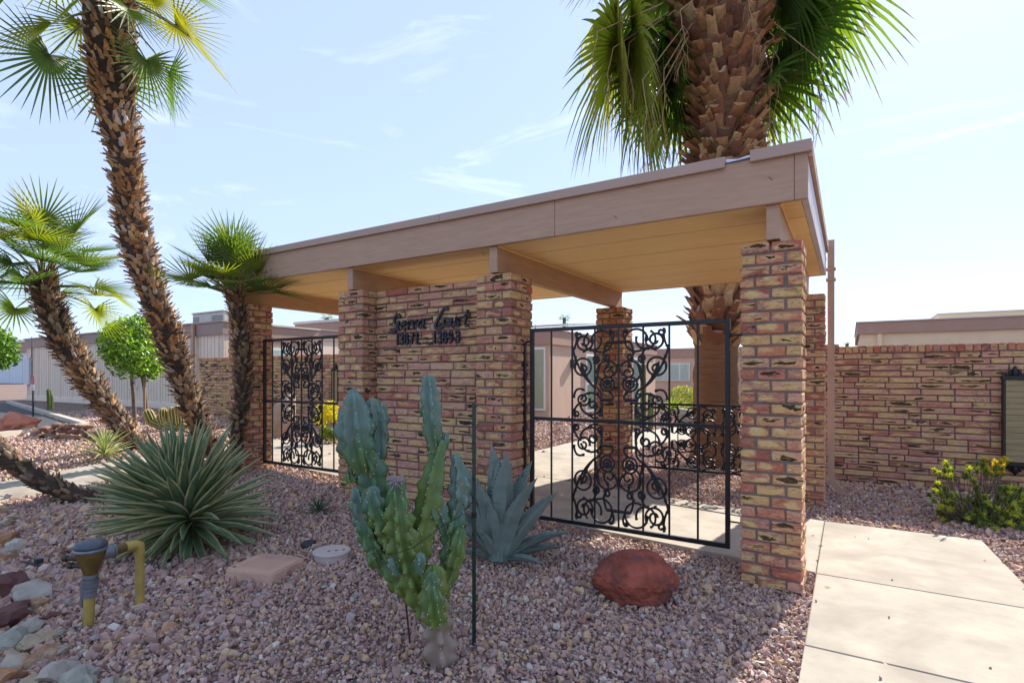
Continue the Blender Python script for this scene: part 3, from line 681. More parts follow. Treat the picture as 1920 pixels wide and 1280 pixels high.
def boot_mesh(kind, m, seed):
    """Z outward-up along the boot, X across, Y its thickness; length 1, width 1"""
    rs = random.Random(seed); b = MB(); j = lambda a: rs.uniform(-a, a)
    prof = [(0, .55, .30, 0), (.35, .5, .26, .03), (.7, .36, .2, .06+j(.05)), (1.0, .30+j(.1), .17, .10+j(.12))]
    if kind == 'cup': prof = [(0, .6, .3, 0), (.35, .55, .24, .05), (.7, .5, .2, .16), (1.0, .46+j(.1), .16, .34+j(.1))]
    vs = []
    for z, wd, th, c in prof:
        for x, y in ((-wd, -th*.3), (-wd*.4, -th), (wd*.4, -th), (wd, -th*.3), (wd*.5, th*.4), (-wd*.5, th*.4)):
            vs.append((x+j(.05), y+c+j(.03), z+(j(.14) if z == 1.0 else 0)))
    fs = [(i*6+k, i*6+(k+1) % 6, (i+1)*6+(k+1) % 6, (i+1)*6+k) for i in range(3) for k in range(6)]
    b.add(vs, fs); b.add(vs[18:], [range(6)], 1); return b.mesh('boot', [m, M_CUT])
def palm(t, pts, rad, zs, fronds, fmeshes, bm, nboot, blen, bw, lift, crown_fibre=.0, fibre=M_FIBRE, frng=(0, 1), maxi=300, seed=1, mixed=None, wild=.2):
    """pts: trunk axis; rad: radii at the points. boots in a spiral over the trunk's length"""
    rs = random.Random(seed); org = Vector(pts[0]); t.location = org
    P = [Vector(p)-org for p in pts]
    # smooth resample
    Q = []; Rr = []
    n = len(P)
    for i in range(n-1):
        p0, p1, p2, p3 = P[max(i-1, 0)], P[i], P[i+1], P[min(i+2, n-1)]
        for k in range(8):
            u = k/8; Q.append(.5*((2*p1)+(-p0+p2)*u+(2*p0-5*p1+4*p2-p3)*u*u+(-p0+3*p1-3*p2+p3)*u**3)); Rr.append(rad[i]*(1-u)+rad[i+1]*u)
    Q.append(P[-1]); Rr.append(rad[-1])
    b = MB(); b.tube(Q, [r*(.93+.08*rs.random()) for r in Rr], 16, up=(1, 0, 0))
    for i, v in enumerate(b.v):
        q = Vector(v); k = mn.noise(q*9)*.03+mn.noise(q*23)*.012; c = min(range(len(Q)), key=lambda m: (Q[m]-q).length_squared); dd = (q-Q[c]); b.v[i] = tuple(q+dd.normalized()*k if dd.length > 0 else q)
    b.obj('trunk', fibre, t)
    cum = [0]
    for i in range(1, len(Q)): cum.append(cum[-1]+(Q[i]-Q[i-1]).length)
    tot = cum[-1]; placed = []
    for i in range(nboot):
        f = frng[0]+(frng[1]-frng[0])*(i+.5)/nboot; s_ = f*tot; k = max(1, min(len(Q)-1, next((m for m in range(len(cum)) if cum[m] >= s_), len(Q)-1)))
        u = (s_-cum[k-1])/max(1e-6, cum[k]-cum[k-1]); c = Q[k-1].lerp(Q[k], u); ax = (Q[k]-Q[k-1]).normalized(); r = Rr[k-1]*(1-u)+Rr[k]*u
        a = i*2.39996+rs.uniform(-wild, wild); e1 = ax.orthogonal().normalized(); e2 = ax.cross(e1); out = e1*math.cos(a)+e2*math.sin(a)
        lf = lift(f) if callable(lift) else lift
        dz = (out*math.cos(lf)+ax*math.sin(lf)+Vector((rs.uniform(-wild, wild), rs.uniform(-wild, wild), rs.uniform(-wild, wild)))).normalized()
        M = frame(c+out*r*.88, ax.cross(out), dz)
        L_ = (blen(f) if callable(blen) else blen)*rs.uniform(.7, 1.3); W_ = (bw(f) if callable(bw) else bw)*rs.uniform(.8, 1.2)
        pool = bm if mixed is None else (mixed if rs.random() > (f-frng[0])/(frng[1]-frng[0])*2.2 else bm)
        placed.append((M @ Matrix.Diagonal((W_, W_*.55, L_, 1)), rs.choice(pool)))
    if len(placed) > maxi:
        cam_l = Vector((0, 0, EYE))-org
        placed.sort(key=lambda q: (q[0].translation-cam_l).length-.4*(1 if (q[0].to_3x3().col[2]).dot(cam_l-q[0].translation) > 0 else 0))
    jb = MB(); jb.tint = []
    for i, (M, me) in enumerate(placed):
        if i < maxi: link('boot', me, t, M=M)
        else: jb.add([M @ v.co for v in me.vertices], [tuple(p.vertices) for p in me.polygons]); q_ = rs.random(); jb.tint += [q_]*18+[min(1, q_+.0)]*(len(me.vertices)-18)
    if jb.v: jb.obj('boots_behind', mat(bm[0].materials[0].name+'_joined', (.3, .2, .1), .85, .3, 14, .5, rnd=RND[bm[0].materials[0].name], inst='geo'), t, kind='stuff')
    top = Q[-1]; ax = (Q[-1]-Q[-3]).normalized()
    if crown_fibre:
        b = MB()
        for k in range(46):
            a = rs.uniform(0, 2*PI); h0 = rs.uniform(-.35, .05); e = rs.uniform(.12, .34); o_ = Vector((math.cos(a), math.sin(a), 0)); p = top+ax*h0+o_*Rr[-1]*.8
            b.tube([p, p+o_*.05+ax*e*.6, p+o_*.10+ax*e], [crown_fibre, crown_fibre*.8, .004], 4)
        b.obj('crown_fibre', M_FOX, t)
    for (az, el, sc, m_i, dz) in fronds:
        out = Vector((math.cos(az)*math.cos(el), math.sin(az)*math.cos(el), math.sin(el)))
        M = frame(top+Vector((0, 0, dz)), out, Vector((0, 0, 1)) if abs(out.z) < .97 else Vector((-math.cos(az), -math.sin(az), .2)))
        M = M @ Matrix.Rotation(rs.uniform(-.35, .35), 4, 'X') @ Matrix.Scale(sc, 4)
        link('frond', fmeshes[m_i % len(fmeshes)], t, M=M)
def crown(n, el0, el1, sc, seed, dz=(-.3, .05), az0=0):
    rs = random.Random(seed); o = []
    for i in range(n):
        f = (i+.5)/n; o.append((az0+i*2.39996+rs.uniform(-.2, .2), R(el0+(el1-el0)*f+rs.uniform(-8, 8)), sc*rs.uniform(.85, 1.12), rs.randrange(99), dz[0]+(dz[1]-dz[0])*f))
    return o
FM = [M_FROND, M_FTIP, M_PET]; FM2 = [M_FROND2, M_FTIP, M_PET]
fan = [frond_mesh(.78, .66, 30, 125, d, f_, FM, 10+i, .040, 0, sg) for i, (d, f_, sg) in enumerate(((5, .35, .12), (16, .2, .22), (-5, .5, .06), (28, .3, .28)))]
fan_s = [frond_mesh(.42, .44, 26, 122, d, f_, FM, 30+i, .044, 0, sg) for i, (d, f_, sg) in enumerate(((0, .4, .02), (6, .3, .06), (-10, .6, .0), (12, .3, .1)))]
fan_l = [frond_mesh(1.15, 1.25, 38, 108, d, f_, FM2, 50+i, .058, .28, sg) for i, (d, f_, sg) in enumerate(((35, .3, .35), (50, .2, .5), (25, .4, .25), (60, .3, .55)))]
boots = [boot_mesh('flat', M_BOOT, i) for i in range(5)]; bootsD = [boot_mesh('flat', M_BOOTD, i+9) for i in range(5)]; bootsR = [boot_mesh('cup' if i < 3 else 'flat', M_BOOTR, i+20) for i in range(6)]
tk = lambda L_, Z: [PT(x, y, Z+dz) for x, y, dz in L_]
# tall leaning palm
t = thing('fan_palm', 'tall shaggy palm leaning up past the top left edge of the photo', 'palm tree')
pts = tk([(412, 890, .1), (371, 793, 0), (343, 717, 0), (320, 641, 0), (291, 565, 0), (255, 450, 0), (241, 360, 0), (234, 290, 0), (216, 200, 0), (208, 110, 0), (205, 20, 0), (205, -70, 0)], 7.7)
rad = [.17, .13, .13, .17, .155, .195, .185, .185, .24, .29, .31, .28]
fr = crown(26, -40, 62, 1.25, 3, (-.75, .1), .4)
palm(t, pts, rad, 0, fr, fan, boots+bootsD[:2], 1800, lambda f: .11, lambda f: .062, lambda f: R(36 if f < .85 else 52), .016, seed=4, wild=.5, mixed=bootsD+boots[:1])
# second leaning palm
t = thing('fan_palm', 'leaning palm with a full round crown at the left edge, left of the tall palm', 'palm tree')
pts = tk([(278, 872, .0), (225, 793, 0), (168, 717, 0), (121, 641, 0), (94, 575, 0), (84, 545, 0), (80, 522, 0)], 8.4)
rad = [.13, .12, .155, .185, .175, .17, .14]
palm(t, pts, rad, 0, crown(34, -8, 86, 1.0, 8, (-.2, .05), 1.0), fan, bootsD[:3]+boots[:3], 950, .11, .055, R(38), .014, fibre=M_FIBRE_D, seed=5, wild=.5, mixed=bootsD)
# slim palm in front of the leftmost pillar
t = thing('fan_palm', 'slim dark-trunked palm with a compact crown in front of the leftmost brick pillar', 'palm tree')
pts = tk([(434, 915, 0), (443, 832, 0), (450, 780, 0), (456, 717, 0), (454, 641, 0), (443, 570, 0), (437, 545, 0)], 6.45)
rad = [.085, .07, .078, .085, .088, .085, .08]
palm(t, pts, rad, 0, crown(34, 4, 86, 1.0, 12, (-.08, .05), .3), fan_s, bootsD+boots[:1], 560, .068, .042, R(42), .009, fibre=M_FIBRE_D, seed=6, wild=.4)
# low palm trunk lying out of the left edge
t = thing('fan_palm', 'low palm trunk lying almost flat out of the left edge above the gravel', 'palm tree')
pts = [PT(270, 968, 5.6)]+tk([(215, 948, 0), (130, 925, 0), (60, 890, 0), (0, 850, 0), (-90, 790, 0), (-190, 700, 0), (-270, 600, 0), (-330, 500, 0)], 5.6)
rad = [.07, .085, .09, .09, .095, .10, .10, .10, .10]
palm(t, pts, rad, 0, crown(26, -30, 75, .9, 14, (-.2, .05)), fan, bootsD, 620, .065, .038, R(44), .012, fibre=M_FIBRE_D, seed=9, wild=.5)
# thick palm behind the canopy
t = thing('fan_palm', 'thick palm rising behind the canopy with drooping fronds above the roof', 'palm tree')
Zp = 8.35
pts = tk([(1342, 900, 0), (1342, 860, 0), (1343, 760, 0), (1343, 660, 0), (1345, 600, 0), (1347, 520, 0), (1350, 400, 0), (1352, 300, 0), (1362, 210, 0), (1352, 120, 0), (1350, 0, 0), (1352, -160, 0)], Zp)
rad = [.46, .40, .345, .34, .345, .37, .39, .41, .49, .60, .64, .46]
zf = lambda f: f
toc = math.atan2(-pts[0].y, -pts[0].x)
fr = [(YAW+(0 if sd > 0 else PI)+a, R(e), k, m, dz) for sd, a, e, k, m, dz in ((1, .1, -8, 1.1, 0, -1.0), (1, .75, -22, 1.05, 1, -1.35), (1, .5, -16, 1.15, 2, -1.2), (1, -.05, 6, 1.2, 0, -.8), (1, .9, -20, 1.1, 3, -1.1), (1, .25, -34, .85, 1, -1.6), (-1, 0, -6, 1.3, 1, -1.0), (-1, -.3, -24, 1.0, 0, -1.4), (-1, -.3, -10, 1.35, 2, -1.15), (-1, .05, 6, 1.35, 3, -.8), (-1, -.7, -18, 1.3, 0, -1.2), (-1, -.1, -36, .85, 2, -1.6), (-1, -1.1, -6, 1.1, 1, -.7), (-1, -.7, -38, .95, 3, -1.9), (1, 1.3, -20, 1.1, 0, -1.4), (-1, -1.3, -24, 1.1, 1, -1.4))]+[q for q in crown(26, -38, 30, 1.0, 21, (-.75, .3), .9)+crown(14, 30, 75, 1.0, 22, (.0, .3)) if abs((q[0]-toc+PI) % (2*PI)-PI) > R(72) or q[1] > R(40)]
M_SMOOTH = mat('palm_bark', (.24, .125, .06), .9, .25, 4, .9, sc3=(1, 1, 9), bscale=16, dist=.02)
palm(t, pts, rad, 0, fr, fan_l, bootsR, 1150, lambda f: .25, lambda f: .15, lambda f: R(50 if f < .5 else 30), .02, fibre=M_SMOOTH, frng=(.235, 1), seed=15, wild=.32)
# hanging seed stalks
for (px, py, ln, dz) in ((1205, 150, 1.5, -.9), (1225, 190, 1.25, -.7), (1245, 130, 1.5, -.6), (1120, 60, 1.2, -.9), (1150, 90, 1.1, -.5), (1180, 80, 1.3, -.4), (1452, 70, 1.9, -.4), (1460, 110, 1.5, -.3), (1275, 20, .9, -.8), (1395, -30, .9, -.9), (1545, 120, .9, -.7), (1215, 230, 1.0, .3)):
    p = PT(px, py, Zp+dz)-t.location; b = MB(); rs = random.Random(px); q = [p]
    for i in range(9): q.append(q[-1]+Vector((rs.uniform(-.04, .04), rs.uniform(-.04, .04), -ln/9)))
    b.tube([p+(t.location*0+PT(1350, -40, Zp)-t.location-p)*.5, p]+q[1:], [.008]*2+[.007-.0006*i for i in range(9)], 5)
    for k in range(16):
        i = rs.randrange(2, 10); a = rs.uniform(0, 2*PI); e = q[i]; l2 = rs.uniform(.12, .35)
        e1 = e+Vector((math.cos(a)*.06, math.sin(a)*.06, -l2*.4)); e2 = e1+Vector((math.cos(a)*.05*rs.random(), math.sin(a)*.05, -l2*.6)); b.tube([e, e1, e2], [.003, .0025, .0015], 4, cap=False)
    b.obj('seed_stalk', M_STALK, t)

# ------------------------------------------------------------------ agaves and yuccas
M_VG = mat('agave_green', (.15, .23, .125), .45, .2, 5, .1, sc3=(1, 1, 1), transl=.08)
M_VC = mat('agave_cream_margin', (.55, .52, .27), .5, .15, 5, 0, transl=.08)
M_VD = mat('dry_leaf', (.36, .25, .14), .8, .2, 7, .2)
def leaf_mesh(wd, base, ch, arch, mats, teeth=0, seed=0, segs=7, peak=.4, thick=.0):
    """length 1 along X; width wd; ch channel depth; arch bends it down (negative: up)"""
    rs = random.Random(seed); b = MB(); vs = []; mi = []; fs = []
    for i in range(segs):
        f = i/(segs-1); wq = (base+(1-base)*math.sin(min(f/peak, 1)*PI/2)) if f < peak else math.cos((f-peak)/(1-peak)*PI/2)**.85
        wq = max(wq*wd/2, .002); z = -arch*f*f; cup = ch*wq
        wob = rs.uniform(-.006, .006)
        for x in (-1, -.78, 0, .78, 1): vs.append((f, x*wq+wob, z+cup*x*x*1.6))
    for i in range(segs-1):
        for k in range(4): fs.append((i*5+k, i*5+k+1, (i+1)*5+k+1, (i+1)*5+k)); mi.append(1 if k in (0, 3) else 0)
    b.v = vs; b.f = [list(f) for f in fs]; b.mi = mi; b.sm = [False]*len(fs)
    if thick:
        o = len(b.v); b.v += [(v[0], v[1]*.97, v[2]-thick*(1-v[0])) for v in vs]
        for f, m in zip(fs, mi): b.f.append([x+o for x in f][::-1]); b.mi.append(m); b.sm.append(False)
    if teeth:
        for i in range(1, 22):
            f = i/23*.93; k = f*(segs-1); a = int(k); u = k-a
            for s in (0, 4):
                p = Vector(vs[a*5+s]).lerp(Vector(vs[min(a+1, segs-1)*5+s]), u); dy = -teeth if s == 0 else teeth
                o = len(b.v); b.v += [tuple(p+Vector((-.008, 0, 0))), tuple(p+Vector((.008, 0, 0))), tuple(p+Vector((.006, dy, .002)))]; b.f.append([o, o+1, o+2]); b.mi.append(2); b.sm.append(False)
        p = Vector(vs[-3]); b.tube([p-Vector((.03, 0, 0)), p+Vector((.035, 0, .002))], [.006, .001], 4, 2)
    return b.mesh('leaf', mats)
def rosette(t, n, meshes, ln, el0, el1, seed, lift=.12, rbase=.04, axis=Vector((0, 0, 1)), upright=0):
    rs = random.Random(seed); Rm = Vector((0, 0, 1)).rotation_difference(axis).to_matrix().to_4x4()
    for i in range(n):
        f = (i+.5)/n; az = i*2.39996+rs.uniform(-.12, .12); el = R(el0+(el1-el0)*f+rs.uniform(-5, 5))
        out = Vector((math.cos(az)*math.cos(el), math.sin(az)*math.cos(el), math.sin(el))); k = ln*rs.uniform(.88, 1.06)*(1-.25*max(0, f-.75)/.25)*(1+upright*max(0, out.z))
        M = frame(Vector((math.cos(az)*rbase*(1-f), math.sin(az)*rbase*(1-f), lift*(.35+.65*f))), out, Vector((0, 0, 1)) if el < 1.3 else Vector((-math.cos(az), -math.sin(az), .3)))
        link('leaf', rs.choice(meshes), t, M=Rm @ M @ Matrix.Scale(k, 4))
p = G2(372, 1012)
vleaf = [leaf_mesh(.105, .55, .55, a, [M_VG, M_VC], seed=i, thick=.01) for i, a in enumerate((.02, .06, -.02, .1))]
t = thing('agave', 'large spiky rosette with green cream-edged leaves, left of the tan valve box lid', 'agave', (p.x, p.y, p.z))
rosette(t, 205, vleaf, .57, -22, 86, 3, lift=.34, rbase=.10, upright=.38, axis=Vector((.12, -.42, 1)).normalized())
b = MB(); b.lathe([(.10, -.05), (.13, .1), (.12, .25), (.05, .36)], 10); b.obj('stem', M_VD, t)
p = G2(198, 862); t = thing('agave', 'small pale rosette with dry lower leaves on the sunlit gravel under the leaning palm', 'agave', tuple(p))
rosette(t, 40, [leaf_mesh(.11, .6, .4, a, [mat('pale_agave_green', (.20, .26, .09), .5, .15, 5, 0, transl=.2), mat('pale_margin', (.5, .46, .22), .5, .1, 5, 0, transl=.2)], seed=i+40) for i, a in enumerate((.1, .2, .3))], .40, 8, 85, 5, lift=.14)
dl = [leaf_mesh(.09, .6, .4, a, [M_VD, M_VD], seed=i+60) for i, a in enumerate((.2, .35))]
for i in range(14):
    a = i*2.4; M = frame((.02*math.cos(a), .02*math.sin(a), .10), (math.cos(a), math.sin(a), -.25), (0, 0, 1)); link('dry_leaf', dl[i % 2], t, M=M @ Matrix.Scale(.26, 4))
p = G2(597, 962); t = thing('agave', 'small dark green tufted plant on the gravel between the big rosette and the cactus', 'plant', tuple(p))
rosette(t, 26, [leaf_mesh(.10, .6, .5, a, [mat('dark_leaf_green', (.05, .10, .05), .5, .2, 5, 0, transl=.1), mat('dark_leaf_margin', (.09, .15, .08), .5, .1, 5, 0)], seed=i+80) for i, a in enumerate((.1, .3))], .17, 15, 82, 6, lift=.03)
# blue agave
M_BA = mat('blue_agave', (.19, .245, .22), .55, .18, 3, .15, sc3=(3, 1, 1), second=((.13, .195, .18), .56, .12, 4), spec=.3)
M_BT = mat('agave_thorn', (.05, .03, .025), .5, .1, 5, 0)
bl = [leaf_mesh(.215, .62, .55, a, [M_BA, M_BA, M_BT], teeth=.011, seed=i+100, segs=9, peak=.42, thick=.05) for i, a in enumerate((.03, .12, -.03, .08))]
p = G2(936, 1052); t = thing('blue_agave', 'blue-grey toothed agave behind the green stake and beside the middle pillar', 'agave', tuple(p))
rs = random.Random(5)
for (dx_, ez, ln, mi_) in ((-80, 68, .66, 0), (-50, 78, .74, 1), (-25, 84, .86, 2), (5, 82, .78, 0), (20, 76, .84, 2), (45, 68, .74, 1), (75, 54, .66, 0), (88, 30, .52, 1), (95, 14, .44, 3), (-100, 52, .55, 3), (-120, 30, .45, 1), (160, 55, .6, 1), (185, 62, .62, 0), (120, 52, .6, 1), (140, 66, .7, 2), (-150, 58, .6, 0), (-15, 70, .52, 0), (30, 86, .72, 0), (-65, 20, .36, 3), (55, 10, .36, 3), (-35, 56, .40, 3), (110, 72, .74, 2), (-110, 72, .7, 1)):
    az = R(dx_)-PI/2-YAW*0+.5; el = R(ez); out = Vector((math.cos(az)*math.cos(el), math.sin(az)*math.cos(el), math.sin(el)))
    M = frame((.05*math.cos(az), .05*math.sin(az), .03), out, Vector((0, 0, 1)) if el < 1.3 else Vector((-math.cos(az), -math.sin(az), .3))); link('leaf', bl[mi_], t, M=M @ Matrix.Scale(ln*.98, 4))

# ------------------------------------------------------------------ tall cactus
mc = bpy.data.materials.new('cactus_skin'); mc.use_nodes = True; tq = mc.node_tree; bs = tq.nodes['Principled BSDF']; Lk = tq.links.new
tc_ = N(tq, 'ShaderNodeTexCoord'); n1 = N(tq, 'ShaderNodeTexNoise'); n1.inputs['Scale'].default_value = 7; n1.inputs['Detail'].default_value = 5; Lk(tc_.outputs['Object'], n1.inputs['Vector'])
at = N(tq, 'ShaderNodeAttribute', attribute_name='tint'); ad = N(tq, 'ShaderNodeMath', operation='ADD'); Lk(at.outputs['Fac'], ad.inputs[0])
mu = N(tq, 'ShaderNodeMath', operation='MULTIPLY'); mu.inputs[1].default_value = .5; Lk(n1.outputs['Fac'], mu.inputs[0]); Lk(mu.outputs[0], ad.inputs[1])
rc = ramp(tq, [(.12, (.27, .205, .16)), (.22, (.22, .19, .10)), (.34, (.14, .19, .035)), (.62, (.12, .185, .045)), (.85, (.075, .155, .075)), (1.05, (.10, .175, .13)), (1.25, (.12, .195, .165))]); 
dv = N(tq, 'ShaderNodeMath', operation='DIVIDE'); dv.inputs[1].default_value = 1.3
for e in rc.color_ramp.elements: e.position = min(1, e.position/1.3)
Lk(ad.outputs[0], dv.inputs[0]); Lk(dv.outputs[0], rc.inputs[0])
n3 = N(tq, 'ShaderNodeTexNoise'); n3.inputs['Scale'].default_value = 28; n3.inputs['Detail'].default_value = 6; Lk(tc_.outputs['Object'], n3.inputs['Vector']); r3_ = ramp(tq, [(.60, g3(0)), (.68, g3(.75))]); Lk(n3.outputs['Fac'], r3_.inputs[0])
x3 = N(tq, 'ShaderNodeMix', data_type='RGBA'); Lk(r3_.outputs[0], x3.inputs['Factor']); Lk(rc.outputs[0], x3.inputs['A']); x3.inputs['B'].default_value = (.26, .22, .11, 1); Lk(x3.outputs['Result'], bs.inputs['Base Color']); bs.inputs['Roughness'].default_value = .5; bs.inputs['Specular IOR Level'].default_value = .35
nb = N(tq, 'ShaderNodeTexNoise'); nb.inputs['Scale'].default_value = 60; Lk(tc_.outputs['Object'], nb.inputs['Vector']); bp = N(tq, 'ShaderNodeBump'); bp.inputs['Strength'].default_value = .25; bp.inputs['Distance'].default_value = .004; Lk(nb.outputs['Fac'], bp.inputs['Height']); Lk(bp.outputs[0], bs.inputs['Normal'])
M_AREO = mat('areole', (.62, .58, .5), .8, .1, 5, 0)
def cactus_arm(t, org, px, rad, Z, seed, ribs=6, t0=.3, t1=1.0, rough=1.0):
    rs = random.Random(seed); P = [PT(x, y, Z+dz)-org for x, y, dz in px]; n = len(P); Q = []; Rr = []
    for i in range(n-1):
        p0, p1, p2, p3 = P[max(i-1, 0)], P[i], P[i+1], P[min(i+2, n-1)]; st = max(4, int((p2-p1).length/.008))
        for k in range(st):
            u = k/st; Q.append(.5*((2*p1)+(-p0+p2)*u+(2*p0-5*p1+4*p2-p3)*u*u+(-p0+3*p1-3*p2+p3)*u**3)); Rr.append(rad[i]*(1-u)+rad[i+1]*u)
    d = (P[-1]-P[-2]).normalized()
    for k in range(1, 6):
        a = k/5*PI/2; Q.append(P[-1]+d*math.sin(a)*Rr[-1]/1023*Z*.95)
    base_r = Rr[-1]
    for k in range(1, 6): Rr.append(max(base_r*math.cos(k/5*PI/2), .002))
    seg = ribs*5; b = MB(); b.tint = []; a_ = None; vs = []; fs = []; m = len(Q)
    ph = rs.uniform(0, 6)
    for i, p in enumerate(Q):
        dd = (Q[min(i+1, m-1)]-Q[max(i-1, 0)]).normalized()
        a_ = dd.orthogonal().normalized() if a_ is None else (a_-dd*a_.dot(dd)).normalized()
        bb = dd.cross(a_); f = i/(m-1)
        for k in range(seg):
            th = 2*PI*k/seg; rib = (.5+.5*math.cos(ribs*th+ph)); sh = rib**1.3
            wave = math.sin(i*.60+(int((k+2)/5))*2.1+seed+1.5*mn.noise(Vector((i*.11, k, seed))))*(.22 if rough < 1.15 else .30)*rough
            q = .54+.56*sh*(1+wave)+mn.noise(Vector((p.x*9+math.cos(th), p.y*9+math.sin(th)+seed*3, p.z*9)))*.30*rough
            vs.append(p+(a_*math.cos(th)+bb*math.sin(th))*Rr[i]/1023*Z*q*.84); b.tint.append(t0+(t1-t0)*f+(.12 if rib > .8 else 0)*-1+rs.uniform(-.02, .02))
    for i in range(m-1):
        for k in range(seg):
            k2 = (k+1) % seg; fs.append((i*seg+k, i*seg+k2, (i+1)*seg+k2, (i+1)*seg+k))
    fs.append(tuple(range((m-1)*seg, m*seg))); b.add(vs, fs, 0, True)
    for i in range(3, m-2, 4):
        for r_ in range(ribs):
            k = round(((-ph+2*PI*r_)/ribs % (2*PI))/(2*PI)*seg) % seg
            if rs.random() < .75:
                c = Vector(vs[i*seg+k]); nr = (c-Q[i]).normalized(); s = .0036
                o = len(b.v); b.v += [tuple(c+nr*s), tuple(c+Vector((s, 0, 0))), tuple(c+Vector((0, s, 0))), tuple(c-Vector((s, 0, 0))), tuple(c-Vector((0, s, 0))), tuple(c+Vector((0, 0, s))), tuple(c-Vector((0, 0, s)))]
                for tri in ((0, 1, 5), (0, 5, 3), (0, 3, 6), (0, 6, 1), (0, 2, 5), (0, 6, 2), (0, 5, 4), (0, 4, 6)): b.f.append([o+x for x in tri]); b.mi.append(1); b.sm.append(False)
                b.tint += [0]*7
    b.obj('stem', [mc, M_AREO], t)
Zc = 2.66; org = G2(820, 1242)
t = thing('cactus', 'tall blue-green monstrous cactus with many lumpy upright arms in front of the sign wall', 'cactus', tuple(org))
arms = [
 ([(826, 1250, 0), (820, 1190, 0), (812, 1130, 0), (812, 1080, .0)], [33, 31, 30, 24], 1, 5, -.35, .38, 1.5),
 ([(812, 1150, .05), (775, 1085, .04), (752, 1020, .02), (745, 960, 0), (742, 915, 0)], [28, 32, 34, 30, 18], 2, 7, .15, .62, 1.3),
 ([(790, 1130, .08), (740, 1070, .10), (700, 1015, .10), (684, 965, .10), (672, 925, .08)], [24, 28, 30, 26, 16], 3, 6, .15, .95, 1.3),
 ([(745, 1030, .06), (722, 985, .04), (702, 945, 0), (700, 925, 0)], [24, 26, 24, 14], 14, 6, .25, .85, 1.4),
 ([(712, 1000, .12), (703, 940, .12), (692, 885, .12), (680, 850, .10)], [26, 33, 34, 24], 4, 6, .45, .75, 1.0),
 ([(684, 880, .10), (672, 840, .08), (666, 795, .08), (664, 760, .08)], [26, 43, 40, 25], 5, 7, .5, 1.05, .9),
 ([(702, 890, .2), (708, 840, .2), (706, 790, .2), (700, 762, .2)], [20, 24, 27, 17], 6, 6, .6, 1.1, 1.1),
 ([(668, 800, .2), (664, 760, .2), (662, 742, .2)], [16, 19, 14], 7, 6, .9, 1.15, .8),
 ([(708, 800, .2), (718, 775, .18), (720, 764, .18)], [9, 10, 7], 8, 5, 1.0, 1.15, .8),
 ([(660, 905, .1), (656, 895, .1), (655, 888, .1)], [13, 13, 8], 9, 5, .4, .6, .8),
 ([(775, 1100, .10), (788, 1030, .12), (800, 960, .12), (812, 900, .12), (822, 850, .12), (826, 836, .12)], [26, 31, 31, 28, 19, 14], 10, 5, .2, .6, .9),
 ([(818, 850, .12), (811, 805, .12), (807, 760, .12), (804, 718, .12)], [14, 23, 25, 17], 11, 6, .55, 1.1, 1.0),
 ([(826, 850, .14), (834, 828, .14), (836, 818, .14)], [10, 11, 8], 12, 5, .6, 1.0, .8),
 ([(808, 960, .2), (820, 900, .2), (821, 865, .2)], [14, 16, 10], 13, 5, .5, .75, .9),
 ([(812, 1130, .1), (842, 1060, .14), (850, 990, .16), (862, 935, .16), (862, 890, .16), (857, 862, .16)], [20, 24, 25, 25, 22, 13], 15, 6, .2, 1.1, 1.2),
 ([(838, 1000, .14), (824, 960, .12), (820, 925, .12)], [16, 19, 13], 16, 6, .55, 1.05, 1.1),
 ([(850, 1060, .1), (858, 1020, .1), (862, 1000, .1)], [18, 20, 12], 17, 6, .35, .6, 1.2),
 ([(820, 1170, -.06), (812, 1120, -.08), (809, 1085, -.08)], [18, 21, 13], 18, 6, .25, .7, 1.3),
 ([(785, 1075, -.05), (790, 1050, -.06), (788, 1045, -.06)], [12, 13, 9], 19, 5, .6, .9, 1.2),
 ([(745, 1075, -.02), (735, 1060, -.04), (734, 1052, -.04)], [10, 11, 7], 20, 5, .7, 1.0, 1.2),
 ([(705, 1060, .08), (700, 1045, .06), (698, 1040, .06)], [16, 17, 11], 21, 6, .4, .6, 1.2)]
for px, rad, sd, rb_, t0, t1, ro in arms: cactus_arm(t, org, px, rad, Zc, sd, rb_, t0, t1, ro)
# dried flower tuft
b = MB(); rs = random.Random(3); c = PT(741, 902, Zc-.02)-org
for k in range(60):
    d = Vector((rs.uniform(-1, 1), rs.uniform(-1, 1), rs.uniform(-.7, 1.2))).normalized(); b.tube([c+d*.01, c+d*rs.uniform(.03, .055)+Vector((0, 0, -.005))], [.006, .0015], 4)
b.obj('dried_flower', mat('dried_grey_flower', (.36, .31, .31), .9, .3, 30, .3), t)
# wire ties
b = MB(); b.tube([PT(x, y, z)-org for x, y, z in ((690, 1034, Zc+.12), (705, 1038, Zc-.05), (742, 1037, Zc-.10), (775, 1026, Zc-.08), (830, 985, Zc), (862, 968, Zc+.08), (872, 955, Zc+.16), (888, 938, Zc+.18))], .0022, 5); b.obj('tie_wire', M_IRON, t)
b = MB(); b.tube([PT(x, y, z)-org for x, y, z in ((868, 946, Zc+.12), (877, 940, Zc+.14), (882, 944, Zc+.14), (889, 941, Zc+.16))], .0025, 5); b.obj('tie_wire', M_IRON, t)
p = G2(889, 1204); t = thing('plant_stake', 'tall dark green metal garden stake right of the cactus', 'stake', tuple(p))
zt = EYE-(755-HOR)/F*F*(EYE-p.z)/(1204-HOR)-p.z
b = MB(); M_GR = mat('dark_green_enamel', (.008, .035, .028), .35, .2, 9, .1)
b.prism([(-.010, -.003), (-.0035, -.003), (-.0035, .008), (.0035, .008), (.0035, -.003), (.010, -.003), (.010, -.006), (-.010, -.006)], -.1, zt, M=Matrix.Rotation(YAW, 4, 'Z')); b.obj('bar', M_GR, t)
b = MB()
for i in range(12): z = .08+i*(zt-.1)/12; b.box(-.004, .004, -.011, -.006, z, z+.012)
